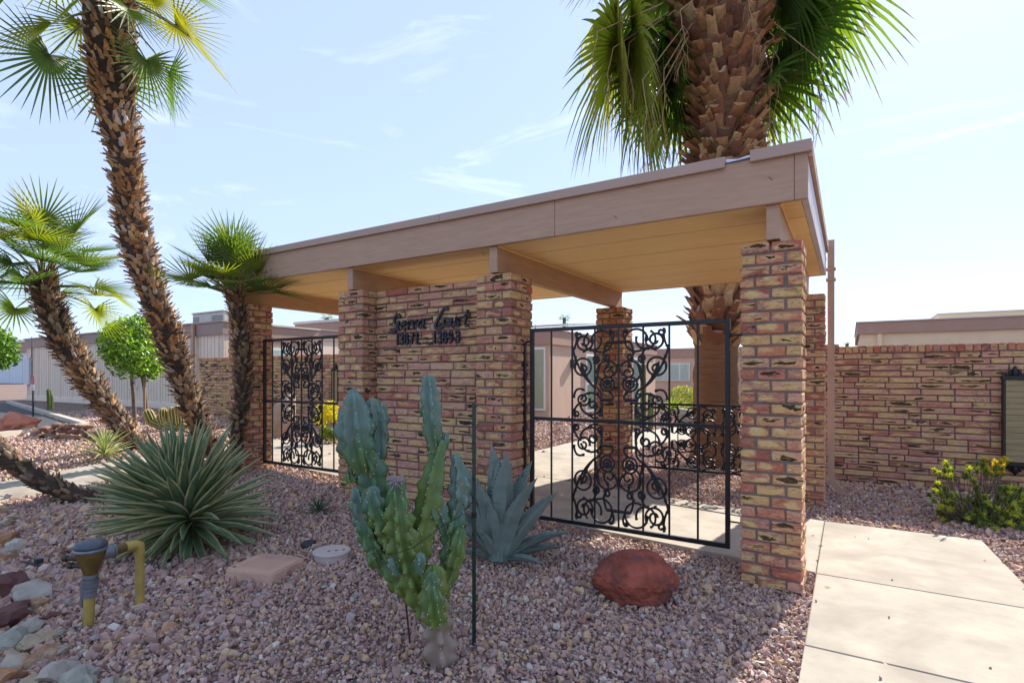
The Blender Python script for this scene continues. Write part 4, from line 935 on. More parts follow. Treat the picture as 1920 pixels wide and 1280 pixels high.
b.obj('studs', M_GR, t, kind='stuff')
b = MB()
for z in (.655, .665, .675): b.tube([(.016*math.cos(a), .012*math.sin(a)-.0, z) for a in np.linspace(0, 6.28, 12)], .002, 4)
b.obj('wire_wrap', M_IRON, t)
p = G2(771, 1212); t = thing('plant_stake', 'short thin rusty rod stuck in the gravel left of the cactus base', 'stake', tuple(p))
b = MB(); q = PT(758, 1100, 2.78)-p; b.tube([(0, 0, -.05), (q.x, q.y, q.z)], .0045, 6); b.obj('rod', mat('rusty_dark_steel', (.05, .025, .02), .8, .3, 30, .3), t)

# ------------------------------------------------------------------ boulders, stones, valve boxes
def rock_bm(size, seed, sub=3, cuts=9, amp=.30):
    rs = random.Random(seed); bm = bmesh.new(); bmesh.ops.create_icosphere(bm, subdivisions=sub, radius=1.15)
    pl = [(Vector((rs.uniform(-1, 1), rs.uniform(-1, 1), rs.uniform(-.6, 1))).normalized(), rs.uniform(.55, .9)) for _ in range(cuts+5)]
    off = Vector((seed*3.1, seed*1.7, 0))
    for v in bm.verts:
        p = v.co.copy()
        for n, d in pl:
            k = p.dot(n)
            if k > d: p -= n*(k-d)*.96
        p *= 1+amp*mn.noise(p*1.6+off)+amp*.35*mn.noise(p*4.5+off)+amp*.22*mn.noise(p*11+off)
        v.co = Vector((p.x*size[0], p.y*size[1], p.z*size[2]))
    return bm
def rock(name, size, seed, m, loc, rz=0, sub=3, parent=None, smooth=True, cuts=9, **k):
    bm = rock_bm(size, seed, sub, cuts, .30 if cuts == 9 else .14); me = bpy.data.meshes.new(name); bm.to_mesh(me); bm.free(); me.materials.append(m)
    for p in me.polygons: p.use_smooth = smooth
    me.set_sharp_from_angle(angle=R(24))
    o = link(name, me, parent, **k); o.location = loc; o.rotation_euler = (0, 0, rz) if cuts != 9 or parent else ((seed % 7-3)*.1, (seed % 5-2)*.12, rz); return o
M_RED = mat('red_lava_rock', (.31, .075, .045), .9, .4, 9, 1.0, second=((.15, .055, .045), .52, .12, 6), dist=.03, bscale=26)
M_RED2 = mat('red_sandstone', (.46, .15, .085), .9, .2, 4, .9, second=((.55, .25, .16), .55, .2, 2.5), dist=.03, bscale=12)
M_ROCKW = mat('pale_quartz', (.36, .32, .27), .85, .25, 6, .8, second=((.40, .24, .12), .56, .12, 4), dist=.015, bscale=22)
M_ROCKG = mat('grey_green_stone', (.30, .30, .25), .85, .25, 6, .7, second=((.45, .40, .34), .5, .2, 4), dist=.015, bscale=22)
M_ROCKO = mat('rusty_stone', (.36, .19, .10), .85, .3, 6, .8, second=((.45, .37, .28), .55, .15, 4), dist=.015, bscale=22)
M_ROCKP = mat('plum_stone', (.14, .055, .05), .85, .25, 6, .6, dist=.015, bscale=22)
M_ROCKT = mat('tan_stone', (.42, .32, .22), .85, .25, 6, .8, sc3=(1, 1, 4), second=((.26, .14, .09), .6, .1, 4), dist=.015, bscale=22)
p = G2(1188, 1112); rock('boulder', (.225, .19, .165), 8, M_RED, (p.x, p.y, p.z+.085), .5, 5, cuts=-5, label='rounded dark red lava boulder on the gravel in front of the larger gate', category='boulder')
p = G2(12, 812); rock('boulder', (.45, .36, .27), 5, M_RED2, (p.x, p.y+.2, p.z+.13), YAW, 4, label='orange-red sandstone boulder at the left edge beside the road kerb', category='boulder')
p = G2(520, 822); rock('boulder', (.30, .3, .60), 14, mat('tan_boulder', (.42, .31, .24), .9, .2, 5, .8, dist=.02), (p.x-.05, p.y+.1, p.z+.32), .3, 3, label='upright tan boulder behind the smaller left gate', category='boulder')
# low stack of flat brown stones
p = G2(130, 832); t = thing('stone_edging', 'low stacked edging of brown stones across the sunlit gravel at left', 'stone edging', tuple(p))
rs = random.Random(11)
ax = (G2(262, 833)-G2(62, 818)); ax.z = 0; ln = ax.length; ax.normalize(); c0 = G2(62, 818)-p
for row in range(3):
    n = (13, 12, 5)[row]; x_off = (0, .08, .35)[row]
    for i in range(n):
        q = c0+ax*((i+.5)/13*ln+x_off)
        m = rs.choice((M_ROCKO, M_ROCKP, M_ROCKT)) if row < 2 else M_ROCKO
        o = rock('stone', (.13*rs.uniform(.8, 1.25), .10, .055*rs.uniform(.8, 1.2)), 50+row*20+i, mat('brown_edging_stone', (.22, .12, .08), .9, .3, 5, .6, rnd=[(.24, .13, .085), (.17, .085, .06), (.30, .17, .10), (.21, .13, .10), (.26, .12, .085)]), (q.x+(0, .05, .1)[row], q.y+(0, .08, .1)[row], .05+row*.095+q.z*0), math.atan2(ax.y, ax.x)+rs.uniform(-.2, .2), 2, t)
# border rocks at lower left
bl_ = [(-6, 1172, 62, 'p', 'dark plum coloured rock at the left edge among the border rocks'), (15, 1110, 52, 'p', 'plum purple rock at the left edge level with the valve'), (62, 1115, 46, 'w', None), (12, 1160, 30, 'w', None), (48, 1150, 26, 'g', None), (28, 1205, 44, 'g', None), (58, 1180, 38, 'w', None),
       (72, 1138, 34, 'o', None), (62, 1210, 40, 't', None), (88, 1195, 30, 't', 'smooth tan banded rock just left below the yellow valve pipe'), (80, 1238, 46, 'o', 'large rusty orange rock in the lower left corner'), (30, 1245, 44, 'w', None), (105, 1268, 52, 'w', 'largest pale grey rock at the bottom edge of the border'), (150, 1285, 52, 'g', None), (200, 1290, 34, 'w', None),
       (8, 1275, 40, 'o', None), (60, 1285, 40, 't', None), (24, 1035, 22, 'w', None), (36, 1020, 20, 'g', None), (6, 1015, 34, 'o', 'rust and purple rock at the left edge above the border'), (18, 1048, 20, 'o', None), (8, 985, 26, 't', None), (28, 972, 22, 't', None), (5, 960, 20, 'o', None), (42, 1090, 18, 'g', None), (70, 1098, 16, 'w', None), (100, 1155, 20, 'p', None), (112, 1225, 22, 'w', None), (130, 1250, 20, 'p', None), (175, 1262, 22, 'w', None), (20, 1080, 18, 'w', None), (110, 1190, 14, 'g', None), (230, 1280, 20, 't', None), (50, 1050, 14, 'p', None), (2, 1225, 22, 't', None)]
mm_ = {'w': (M_ROCKW, 'pale rock'), 'g': (M_ROCKG, 'grey-green rock'), 'o': (M_ROCKO, 'rusty brown rock'), 'p': (M_ROCKP, 'dark plum rock'), 't': (M_ROCKT, 'tan rock')}
def rock_label(x, y, r, k):
    size = 'large' if r > 40 else 'medium' if r > 24 else 'small'
    where = ('against the bottom edge, right of the others' if x > 140 else 'touching the bottom edge') if y > 1255 else \
            ('on the gravel side of the border, below the yellow valve pipe' if x > 85 else 'in the lower heap of border rocks') if y > 1190 else \
            ('just left of the yellow valve pipe foot' if x > 85 else 'in the middle heap of border rocks' if x > 35 else 'at the left edge of the middle heap of border rocks') if y > 1125 else \
            ('beside the black plastic scrap' if x > 30 else 'at the left edge below the black plastic scrap') if y > 1045 else 'at the far end of the rock border by the left edge'
    return '%s %s %s' % (size, mm_[k][1], where)
labs = [lb or rock_label(x, y, r, k) for x, y, r, k, lb in bl_]
for i, (x, y, r, k, lb) in enumerate(bl_):
    p = G2(x, max(y, 900)); Z = F*(EYE-p.z)/(y-HOR); s = r/F*Z*.80; rs = random.Random(i)
    rock('border_rock', (s*rs.uniform(.9, 1.2), s*rs.uniform(.7, 1), s*rs.uniform(.55, .75)), 100+i, mm_[k][0], (p.x, p.y, p.z+s*.12), rs.uniform(0, 6), 3,
         label=labs[i], category='rock', group='loose rocks of the border at lower left')
# square valve box
M_BOX = mat('tan_valve_box', (.56, .35, .26), .75, .08, 4, .15, second=((.33, .2, .17), .55, .2, 2))
c = [G2(432, 1078), G2(502, 1041), G2(562, 1063), G2(495, 1102)]; cen = (c[0]+c[1]+c[2]+c[3])/4
ux = (c[2]-c[3]); ang = math.atan2(ux.y, ux.x); lx = ((c[2]-c[3]).length+(c[1]-c[0]).length)/2; ly = ((c[0]-c[3]).length+(c[1]-c[2]).length)/2
t = thing('valve_box', 'square tan plastic irrigation box lid on the gravel right of the big rosette', 'valve box', (cen.x, cen.y, cen.z-.01), ang)
def rrect(w_, h_, r, n=5):
    o = []
    for cx_, cy_, a0 in ((w_-r, h_-r, 0), (-w_+r, h_-r, 90), (-w_+r, -h_+r, 180), (w_-r, -h_+r, 270)):
        for i in range(n+1): a = R(a0+90*i/n); o.append((cx_+r*math.cos(a), cy_+r*math.sin(a)))
    return o
def layered(name, layers, m, par):
    b = MB(); n = len(layers[0][0]); vs = []
    for poly, z in layers: vs += [(x, y, z) for x, y in poly]
    fs = [(i*n+k, i*n+(k+1) % n, (i+1)*n+(k+1) % n, (i+1)*n+k) for i in range(len(layers)-1) for k in range(n)]+[tuple(range((len(layers)-1)*n, len(layers)*n))]
    b.add(vs, fs); return b.obj(name, m, par)
layered('box_body', [(rrect(lx/2+.01, ly/2+.01, .05), -.03), (rrect(lx/2, ly/2, .05), .058), (rrect(lx/2-.006, ly/2-.006, .045), .060)], M_BOX, t)
layered('lid', [(rrect(lx/2-.009, ly/2-.009, .044), .05), (rrect(lx/2-.010, ly/2-.010, .044), .066), (rrect(lx/2-.015, ly/2-.015, .04), .069)], M_BOX, t)
b = MB()
for i in range(-9, 10):
    for j_ in range(-6, 7):
        x, y = i*lx/2*.068, j_*ly/2*.10
        b.box(x-.006, x+.006, y-.0025, y+.0025, .0685, .0705)
b.obj('grip_pattern', M_BOX, t, kind='stuff')
b = MB(); b.lathe([(.012, .0692), (.012, .0705)], 10, M=Matrix.Translation((-lx/2+.05, ly/2-.05, 0))); b.obj('lift_hole', M_ROCKP, t)
p = G2(622, 1043); t = thing('valve_cover', 'round pale valve lid on the gravel left of the cactus', 'lid', (p.x, p.y, p.z))
M_LID = mat('pale_pink_plastic', (.50, .42, .39), .7, .06, 5, .1)
b = MB(); b.lathe([(.128, -.03), (.125, .030), (.133, .032), (.135, .045), (.130, .050), (.0, .051)], 32, sm=False, cap=False); b.obj('lid', M_LID, t)
b = MB()
for a in (0, 1, 2): 
    x, y = (.02+.04*a)*.8-.01, (.04*a-.03)
    b.lathe([(.011, .051), (.011, .0525)], 10, M=Matrix.Translation((x, y, 0)))
b.obj('finger_holes', M_RED, t)
p = G2(578, 1021); t = thing('emitter_cap', 'small black irrigation cap half buried between the rosette and the round lid', 'cap', (p.x, p.y, p.z+.012))
b = MB(); b.lathe([(.06, -.03), (.06, .004), (.05, .012), (0, .012)], 18, cap=False, M=Matrix.Rotation(.15, 4, 'X')); b.obj('cap', mat('black_plastic', (.02, .022, .026), .5, .2, 9, .1), t)
p = G2(60, 1063); t = thing('plastic_scrap', 'torn black plastic scrap on the gravel left of the valve', 'scrap', (p.x, p.y, p.z+.02))
b = MB(); b.prism([(-.10, -.04), (-.02, -.01), (.14, .03), (.04, .03), (-.06, .0)], 0, .006, M=Matrix.Rotation(.15, 4, 'Y')); b.prism([(-.03, .02), (.01, .02), (.02, .06), (-.01, .07)], 0, .03); b.obj('scrap', MATS['black_plastic'], t)
p = G2(452, 1052); t = thing('dry_leaf', 'single curled dry tan leaf at the corner of the square valve box', 'dry leaf', (p.x, p.y, p.z+.03), .9)
link('blade', dl[0], t, M=Matrix.Rotation(-.1, 4, 'Y') @ Matrix.Translation((-.07, 0, 0)) @ Matrix.Diagonal((.16, .34, .12, 1)))

# backflow valve
pa, pb = G2(165, 1172), G2(262, 1133)
M_YP = mat('yellow_pipe_paint', (.42, .30, .075), .6, .2, 8, .3, second=((.10, .10, .07), .6, .08, 5), dist=.003)
M_BR = mat('tarnished_brass', (.17, .11, .03), .45, .4, 9, .4, metal=.35, second=((.03, .028, .02), .5, .1, 4))
M_GM = mat('grey_metal', (.22, .24, .27), .45, .25, 12, .3, metal=.5, second=((.2, .14, .1), .55, .15, 6))
t = thing('irrigation_valve', 'brass and yellow-painted vacuum breaker valve with two pipes standing in the gravel', 'valve', tuple(pa))
def L_(px, py, dz=0): return PT(px, py, F*(EYE-pa.z)/(1172-HOR)+dz)-pa
sc = 3.0/F
b = MB(); b.tube([L_(164, 1190), L_(168, 1118)], .027, 16); b.obj('riser_pipe', M_YP, t)
b = MB(); a0 = L_(168, 1118); a1 = L_(170, 1075)
for f0, f1, r in ((0, .25, .033), (.28, .42, .035), (.45, .8, .040), (.84, 1.0, .036)): b.tube([a0.lerp(a1, f0), a0.lerp(a1, f1)], r, 18)
b.tube([a0, a1], .030, 12); b.obj('coupling', M_GM, t)
b = MB(); c0 = a1; b.lathe([(.033, -.01), (.038, .02), (.060, .075), (.070, .110), (.073, .125)], 24, M=Matrix.Translation(c0)); b.obj('valve_body', M_BR, t)
b = MB(); b.lathe([(.075, .127), (.080, .132), (.080, .142), (.070, .148)], 24, M=Matrix.Translation(c0)); b.obj('collar', M_GM, t)
b = MB(); b.lathe([(.078, .150), (.081, .158), (.072, .176), (.042, .186), (0, .188)], 24, M=Matrix.Translation(c0), cap=False); b.obj('cap', mat('dark_slate_cap', (.06, .075, .10), .4, .3, 8, .2, second=((.15, .12, .06), .6, .1, 4)), t)
ctr = c0+Vector((0, 0, .095)); q0 = PT(262, 1035, F*(EYE-pb.z)/(1133-HOR))-pa; q0.z = ctr.z+.0
b = MB(); d = (q0-ctr).normalized(); b.tube([ctr+d*.05, ctr+d*.11], .037, 14); b.tube([ctr+d*.11, ctr+d*.12], .041, 14); b.obj('outlet_union', M_GM, t)
b = MB(); b.tube([ctr+d*.12, q0-d*.08], .028, 14); b.obj('outlet_pipe', M_BR, t)
b = MB(); b.tube([q0-d*.085, q0-d*.03, q0+Vector((0, 0, -.012))-d*.005, q0+Vector((0, 0, -.06))], [.028, .030, .030, .027], 14); b.obj('elbow', M_YP, t)
b = MB(); b.tube([q0+Vector((0, 0, -.05)), pb-pa+Vector((0, 0, -.05))], .0245, 16); b.obj('down_pipe', M_YP, t)
side = Vector((-CA, -SA, 0))
for zz, l2 in ((.085, .09), (.045, .06)):
    b = MB(); s0 = c0+Vector((0, 0, zz)); b.tube([s0+side*.05, s0+side*(.05+l2)], .013, 10); b.tube([s0+side*(.04+l2), s0+side*(.06+l2)], .018, 10); b.obj('test_cock', mat('dark_brass', (.05, .04, .03), .5, .3, 9, .2, metal=.3), t)
b = MB(); s0 = a0+side*.045; b.box(s0.x-.012, s0.x+.012, s0.y-.004, s0.y+.004, s0.z-.06, s0.z+.09, bev=.002); b.obj('tag', M_GM, t)

# ------------------------------------------------------------------ shrubs and trees
def leafcloud(b, blobs, n, size, seed, mi=0, shell=.45, nmi=1, asp=1.8):
    rs = random.Random(seed); tot = sum((r[0]*r[1]*r[2])**(2/3) for _, r in blobs)
    for c, r in blobs:
        for _ in range(int(n*(r[0]*r[1]*r[2])**(2/3)/tot)):
            d = Vector((rs.gauss(0, 1), rs.gauss(0, 1), rs.gauss(0, 1))).normalized(); k = shell+(1-shell)*rs.random()**.5
            p = Vector(c)+Vector((d.x*r[0], d.y*r[1], d.z*r[2]))*k*(1+.16*mn.noise(d*3+Vector(c)))
            a = Vector((rs.gauss(0, 1), rs.gauss(0, 1), rs.gauss(0, 1)))+d*.8; a.normalize(); q = a.orthogonal().normalized(); q = (Matrix.Rotation(rs.uniform(0, 6.28), 3, a) @ q); s = size*rs.uniform(.6, 1.3)
            e = q.cross(a)*s/asp
            b.add([p-q*s*.5, p+e*.5, p+q*s*.5, p-e*.5+a*s*.08], [(0, 1, 2, 3)], mi if nmi == 1 else mi+int(rs.random()*nmi))
M_L1 = mat('leaf_green', (.16, .27, .035), .4, .2, 3, 0, transl=.35); M_L2 = mat('leaf_bright_green', (.22, .34, .045), .4, .2, 3, 0, transl=.4); M_L3 = mat('leaf_deep_green', (.06, .13, .022), .4, .2, 3, 0, transl=.25)
M_BARK = mat('bark', (.17, .12, .09), .9, .3, 12, .6, sc3=(1, 1, .3), dist=.01); M_BARKL = mat('wood_stake', (.32, .20, .12), .85, .2, 10, .3, sc3=(1, 1, .2))
pt = G2(277, 792); Zt = 12.6
t = thing('ornamental_tree', 'small round-headed tree with three trunks in front of the beige siding building', 'tree', tuple(PT(277, 790, Zt)))
o_ = Vector(t.location)
for q in (((253, 795), (250, 740), (246, 690)), ((277, 795), (272, 735), (262, 680))):
    b = MB(); b.tube([PT(x, y, Zt)-o_ for x, y in q], [.05, .045, .03], 8); b.obj('trunk', M_BARK, t)
b = MB(); b.tube([PT(262, 705, Zt)-o_, PT(278, 690, Zt)-o_, PT(290, 670, Zt)-o_], [.03, .025, .015], 6); b.tube([PT(248, 700, Zt)-o_, PT(225, 680, Zt)-o_], [.03, .015], 6); b.obj('branches', M_BARK, t)
b = MB(); b.tube([PT(271, 795, Zt-.1)-o_, PT(271, 672, Zt-.1)-o_], .028, 8); b.obj('support_stake', M_BARKL, t)
b = MB(); u = Zt/F
C = lambda x, y, r, dz=0, rz=None: (PT(x, y, Zt+dz)-o_, (r*u, r*u, (rz or r)*u))
leafcloud(b, [C(240, 648, 48), C(225, 655, 34, -.3), C(258, 640, 40, .2), C(268, 672, 34, -.2), C(245, 620, 30), C(222, 630, 30, .2), C(280, 690, 24), C(240, 675, 36, -.3), C(262, 612, 24, .2)], 5200, .095, 5, nmi=3)
b.obj('crown', [M_L1, M_L2, M_L3], t)
t = thing('ornamental_tree', 'round green tree crown cut off by the left edge of the photo', 'tree', tuple(PT(-30, 770, 17)))
o_ = Vector(t.location); b = MB(); b.tube([(0, 0, 0), PT(-30, 690, 17)-o_], [.07, .05], 8); b.obj('trunk', M_BARK, t)
b = MB(); C = lambda x, y, r: (PT(x, y, 17)-o_, (r*17/F,)*3)
leafcloud(b, [C(-20, 655, 44), C(-45, 650, 48), C(5, 665, 28), C(-10, 640, 30)], 4200, .12, 6, nmi=2); b.obj('crown', [M_L1, M_L3], t)
# yellow-green shrub at right
p = G2(1835, 972); t = thing('shrub', 'low yellow-green tufted shrub on the gravel in front of the right-hand wall', 'shrub', tuple(p))
M_S1 = mat('shrub_green', (.15, .20, .035), .5, .25, 6, 0, transl=.3); M_S2 = mat('shrub_yellow_tip', (.46, .48, .07), .5, .2, 6, 0, transl=.4); M_S3 = mat('shrub_olive', (.16, .15, .035), .5, .25, 6, 0, transl=.3); M_S4 = mat('shrub_golden', (.55, .42, .03), .5, .2, 6, 0, transl=.4)
rs = random.Random(9); b = MB(); fb_ = MB()
tips = []
for (x, y, r, nn, dz) in ((1775, 880, 26, 16, 0), (1765, 925, 26, 20, 0), (1790, 955, 32, 30, 0), (1840, 965, 36, 34, -.1), (1880, 960, 40, 38, -.1), (1900, 935, 36, 30, 0), (1930, 965, 40, 30, -.1), (1830, 930, 24, 14, 0), (1850, 875, 26, 18, .1), (1875, 868, 18, 10, .1), (1820, 885, 18, 8, 0), (1960, 940, 40, 24, 0), (1860, 990, 30, 20, -.2), (1920, 985, 34, 22, -.25), (1890, 915, 16, 8, 0)):
    for k in range(nn):
        a = rs.uniform(0, 6.28); q = math.sqrt(rs.random())*r; tips.append((PT(x+q*math.cos(a), y+q*math.sin(a)*.85, 5.35+dz+rs.uniform(-.2, .2))-p, y < 880))
for tp, hi in tips:
    tp.z = max(tp.z, .02); base = Vector((rs.uniform(-.1, .1)+tp.x*.45, rs.uniform(-.08, .08)+tp.y*.45, 0)); mid = base.lerp(tp, .55)+Vector((0, 0, -.02)); b.tube([base, mid, tp], [.005, .003, .002], 4, cap=False)
    d = (tp-base).normalized() if (tp-base).length > .02 else Vector((0, 0, 1))
    mi0 = 3 if (hi and tp.x > .06) else 1 if rs.random() < .5 else 0
    for k in range(64):
        f = rs.random(); out = Vector((rs.gauss(0, 1), rs.gauss(0, 1), rs.gauss(0, 1))).normalized()+d*.7; out.normalize(); c = tp-d*.06*f; e = out.orthogonal()*.0055; l2 = rs.uniform(.022, .045)
        fb_.add([c-e, c+e, c+out*l2], [(0, 1, 2)], mi0 if f < .45 else (2 if rs.random() < .3 else 0))
b.obj('stems', M_BARK, t); fb_.obj('foliage', [M_S1, M_S2, M_S3, M_S4], t)
# yellow shrub behind the smaller gate
p = G2(612, 822); t = thing('shrub', 'yellow-flowering shrub on the gravel behind the smaller left gate', 'shrub', tuple(p)); u = 9.1/F
b = MB(); C = lambda x, y, r: (PT(x, y, 9.1)-p, (r*u,)*3)
for x, y in ((610, 790), (600, 775), (625, 785)): b.tube([(0, 0, 0), PT(x, y, 9.1)-p], [.012, .006], 5)
b.obj('stems', M_BARK, t)
b = MB(); leafcloud(b, [C(612, 770, 20), C(602, 785, 16), C(628, 776, 18), C(622, 760, 10)], 1100, .05, 8, 0, .2, nmi=2); leafcloud(b, [C(610, 812, 14), C(626, 814, 14), C(600, 818, 9)], 600, .05, 9, 2, .2)
b.obj('foliage', [M_S2, M_S4, M_S1], t)
# golden barrel and clump cactus by the leaning palms
M_BC = mat('ribbed_cactus_skin', (.13, .17, .035), .6, .2, 6, .2); M_SP = mat('golden_spines', (.60, .47, .17), .7, .1, 6, 0)
p = G2(312, 808); t = thing('ribbed_cactus_clump', 'clump of yellow-ribbed cactus stems beside the tall leaning palm', 'cactus', tuple(p)); Zk = 11.2
def ribbed(pts, rad, ribs, seg=4):
    b = MB(); P = [Vector(q) for q in pts]; b.tube(P, rad, ribs*2, 0)
    n = len(P); o = 0
    for i in range(n):
        c = P[i]
        for k in range(ribs*2):
            v = Vector(b.v[i*ribs*2+k]); v = c+(v-c)*(1.0 if k % 2 else .80); b.v[i*ribs*2+k] = tuple(v)
    for k in range(1, ribs*2, 2):
        line = [Vector(b.v[i*ribs*2+k]) for i in range(n)]; b.tube([q+(q-P[i]).normalized()*.004 if (q-P[i]).length > 0 else q for i, q in enumerate(line)], [.009]*n, 4, 1, cap=False)
    return b
for line, r in ((((322, 797), (300, 797), (285, 790), (278, 775)), 8), (((332, 805), (318, 800), (307, 795), (303, 784)), 8.5), (((310, 795), (307, 785), (306, 772)), 7), (((328, 798), (326, 785), (324, 770)), 7.5), (((338, 795), (336, 780), (335, 766)), 7), (((328, 799), (327, 793)), 6), (((352, 800), (340, 803), (325, 802)), 6)):
    pts = [PT(x, y, Zk)-p for x, y in line]; Q = []
    for i in range(len(pts)-1):
        for k in range(4): Q.append(pts[i].lerp(pts[i+1], k/4))
    Q.append(pts[-1]); d = (Q[-1]-Q[-2]).normalized(); rr_ = r*Zk/F; rad = [rr_]*len(Q)
    for k in range(1, 4): Q.append(pts[-1]+d*rr_*math.sin(k*PI/6)); rad.append(max(.003, rr_*math.cos(k*PI/6)))
    ribbed(Q, rad, 10).obj('stem', [M_BC, M_SP], t)
p = PT(94, 768, 15.5); p.z = gz(p.x, p.y); t = thing('column_cactus', 'single green column cactus on the shaded gravel by the beige building', 'cactus', tuple(p))
Q = [PT(94, 768, 15.5)-p, PT(94, 748, 15.5)-p, PT(92, 732, 15.5)-p, PT(91, 729, 15.5)-p]; ribbed(Q, [.06, .065, .05, .01], 8).obj('stem', [M_BC, M_BC], t)
b = MB(); q = PT(98, 766, 15.6)-p; b.tube([q, q+Vector((0, 0, .45))], .012, 5); b.obj('stake', M_BARKL, t)

# sign at left
Zs = 15.2; p = PT(62, 772, Zs); p.z = gz(p.x, p.y)
t = thing('parking_sign', 'small red and white parking sign on a dark post by the beige building', 'sign', tuple(p), YAW); u = Zs/F
b = MB(); b.box(-.02, .02, -.015, .015, -.1, (772-698)*u, bev=.003); b.obj('post', mat('sign_post_green', (.025, .035, .035), .6, .2, 9, .1), t)
M_SR = mat('sign_red', (.50, .03, .06), .4, .05, 5, 0); M_SW = mat('sign_white', (.75, .74, .76), .4, .03, 5, 0)
b = MB(); b.box(-.05, .05, -.026, -.018, (772-711)*u, (772-697)*u, bev=.002); b.obj('upper_plate', M_SR, t)
b = MB(); b.box(-.05, .05, -.026, -.018, (772-723)*u, (772-711.5)*u, bev=.002); b.obj('lower_plate', M_SW, t)
b = MB()
for z in (700, 704, 708): b.box(-.035, .035, -.0285, -.0265, (772-z)*u-.006, (772-z)*u+.006)
b.obj('upper_print', M_SW, t)
b = MB(); b.box(-.03, .03, -.0285, -.0265, (772-714)*u-.01, (772-714)*u+.01); b.box(-.03, -.005, -.0285, -.0265, (772-719)*u-.02, (772-719)*u+.01); b.box(.005, .03, -.0285, -.0265, (772-719)*u-.02, (772-719)*u+.01); b.obj('lower_print', M_SR, t)

# ------------------------------------------------------------------ buildings
M_SID = mat('beige_siding', (.76, .64, .52), .75, .05, 2, .1); M_STU = mat('pink_beige_stucco', (.56, .40, .30), .9, .05, 3, .2); M_CRM = mat('cream_wall', (.72, .56, .38), .85, .05, 2, .1)
M_BAND = mat('brown_fascia_band', (.33, .235, .21), .7, .06, 3, .1); M_BAND2 = mat('rose_brown_band', (.38, .24, .185), .7, .06, 3, .1); M_WHT = mat('white_window_frame', (.75, .73, .70), .5, .03, 5, 0)
M_GL = mat('window_glass', (.16, .22, .20), .08, .15, 2, 0, spec=.8); M_BLIND = mat('green_blind', (.34, .38, .26), .6, .1, 2, .1); M_CURT = mat('pale_curtain', (.42, .52, .46), .7, .15, 3, 0, sc3=(6, 6, .3))
M_ROOFT = mat('pale_roof_coating', (.62, .58, .53), .8, .08, 3, .1)
def bpart(t, name, x0, x1, y0, y1, z0, z1, m, bev=0):
    o = t.location; b = MB(); b.box(x0-o.x, x1-o.x, y0-o.y, y1-o.y, z0-o.z, z1-o.z, bev=bev); return b.obj(name, m, t)
yb_ = 9.88
t = thing('siding_building', 'long beige board-sided building with brown fascia at far left', 'building', (-25, yb_+3, 0))
bpart(t, 'wall', -33.1, -16.82, yb_+.02, 16, -.1, 2.80, M_SID); bpart(t, 'fascia', -33.14, -16.78, yb_-.05, 16.04, 2.72, 3.10, M_BAND); bpart(t, 'roof_edge', -33.2, -16.74, yb_-.09, 16.1, 3.105, 3.15, M_EDGE)
x = -33.0
while x < -16.9:
    bpart(t, 'batten', x, x+.05, yb_-.008, yb_+.018, .45, 2.718, M_SID); x += 1.22
b = MB(); x = -33.0; o = t.location
while x < -16.9:
    for k in range(1, 6): b.box(x+.2*k-o.x, x+.2*k+.012-o.x, yb_+.012-o.y, yb_+.0196-o.y, .5, 2.7)
    x += 1.22
b.obj('siding_grooves', mat('siding_groove', (.48, .39, .31), .8, .05, 2, 0), t, kind='stuff')
bpart(t, 'base_trim', -33.1, -16.8, yb_-.02, yb_+.018, .15, .44, M_SID)
q = OY(369, 700, yb_).x; bpart(t, 'downspout', q-.06, q+.06, yb_-.16, yb_-.09, .2, 3.08, M_FASCIA)
q = OY(251, 700, yb_).x
w_ = bpart(t, 'window', q-.27, q+.27, yb_-.04, yb_+.017, .95, 1.95, M_WHT); 
for z0_, z1_ in ((1.0, 1.43), (1.47, 1.90)): 
    b = MB(); b.box(q-.21-o.x, q+.21-o.x, yb_-.05-o.y, yb_-.042-o.y, z0_, z1_); b.obj('pane', M_GL, w_)
b = MB(); q = OY(62, 700, yb_); b.tube([(q.x-o.x, yb_-.05-o.y, 3.2), (q.x-o.x, yb_-.05-o.y, 2.3), (q.x-.2-o.x, yb_-.05-o.y, 2.2)], .03, 6); b.obj('conduit', M_BAND, t)
bpart(t, 'meter_panel', -33.0, -32.4, yb_-.12, yb_-.02, 1.0, 2.2, mat('pale_blue_panel', (.5, .56, .62), .5, .05, 4, 0))
# AC unit
q = OY(390, 600, 12.2); q0 = OY(361, 600, 12.2).x; q1 = OY(420, 600, 12.2).x; ztop = OY(390, 584, 12.2).z
t = thing('air_conditioner', 'grey rooftop air conditioning unit above the beige siding building', 'air conditioner', ((q0+q1)/2, 12.2, 3.14)); h_ = ztop-3.14; w2 = (q1-q0)/2
M_AC = mat('ac_grey_metal', (.42, .43, .41), .5, .08, 4, .1); M_ACD = mat('ac_louvre_dark', (.14, .15, .15), .6, .1, 4, 0)
b = MB(); b.box(-w2, w2, 0, 1.1, -.04, h_-.06, bev=.02); b.obj('cabinet', M_AC, t)
b = MB(); b.box(-w2-.03, w2+.03, -.04, 1.14, h_-.06, h_, bev=.015); b.obj('lid', M_AC, t)
for a, c in ((-w2+.06, -w2+.5), (w2*.25, w2-.08)):
    for k in range(8):
        z = .18+k*(h_-.34)/8; b = MB(); b.box(a, c, -.012, -.003, z, z+(h_-.34)/8*.55); b.obj('louvre', M_ACD, t)
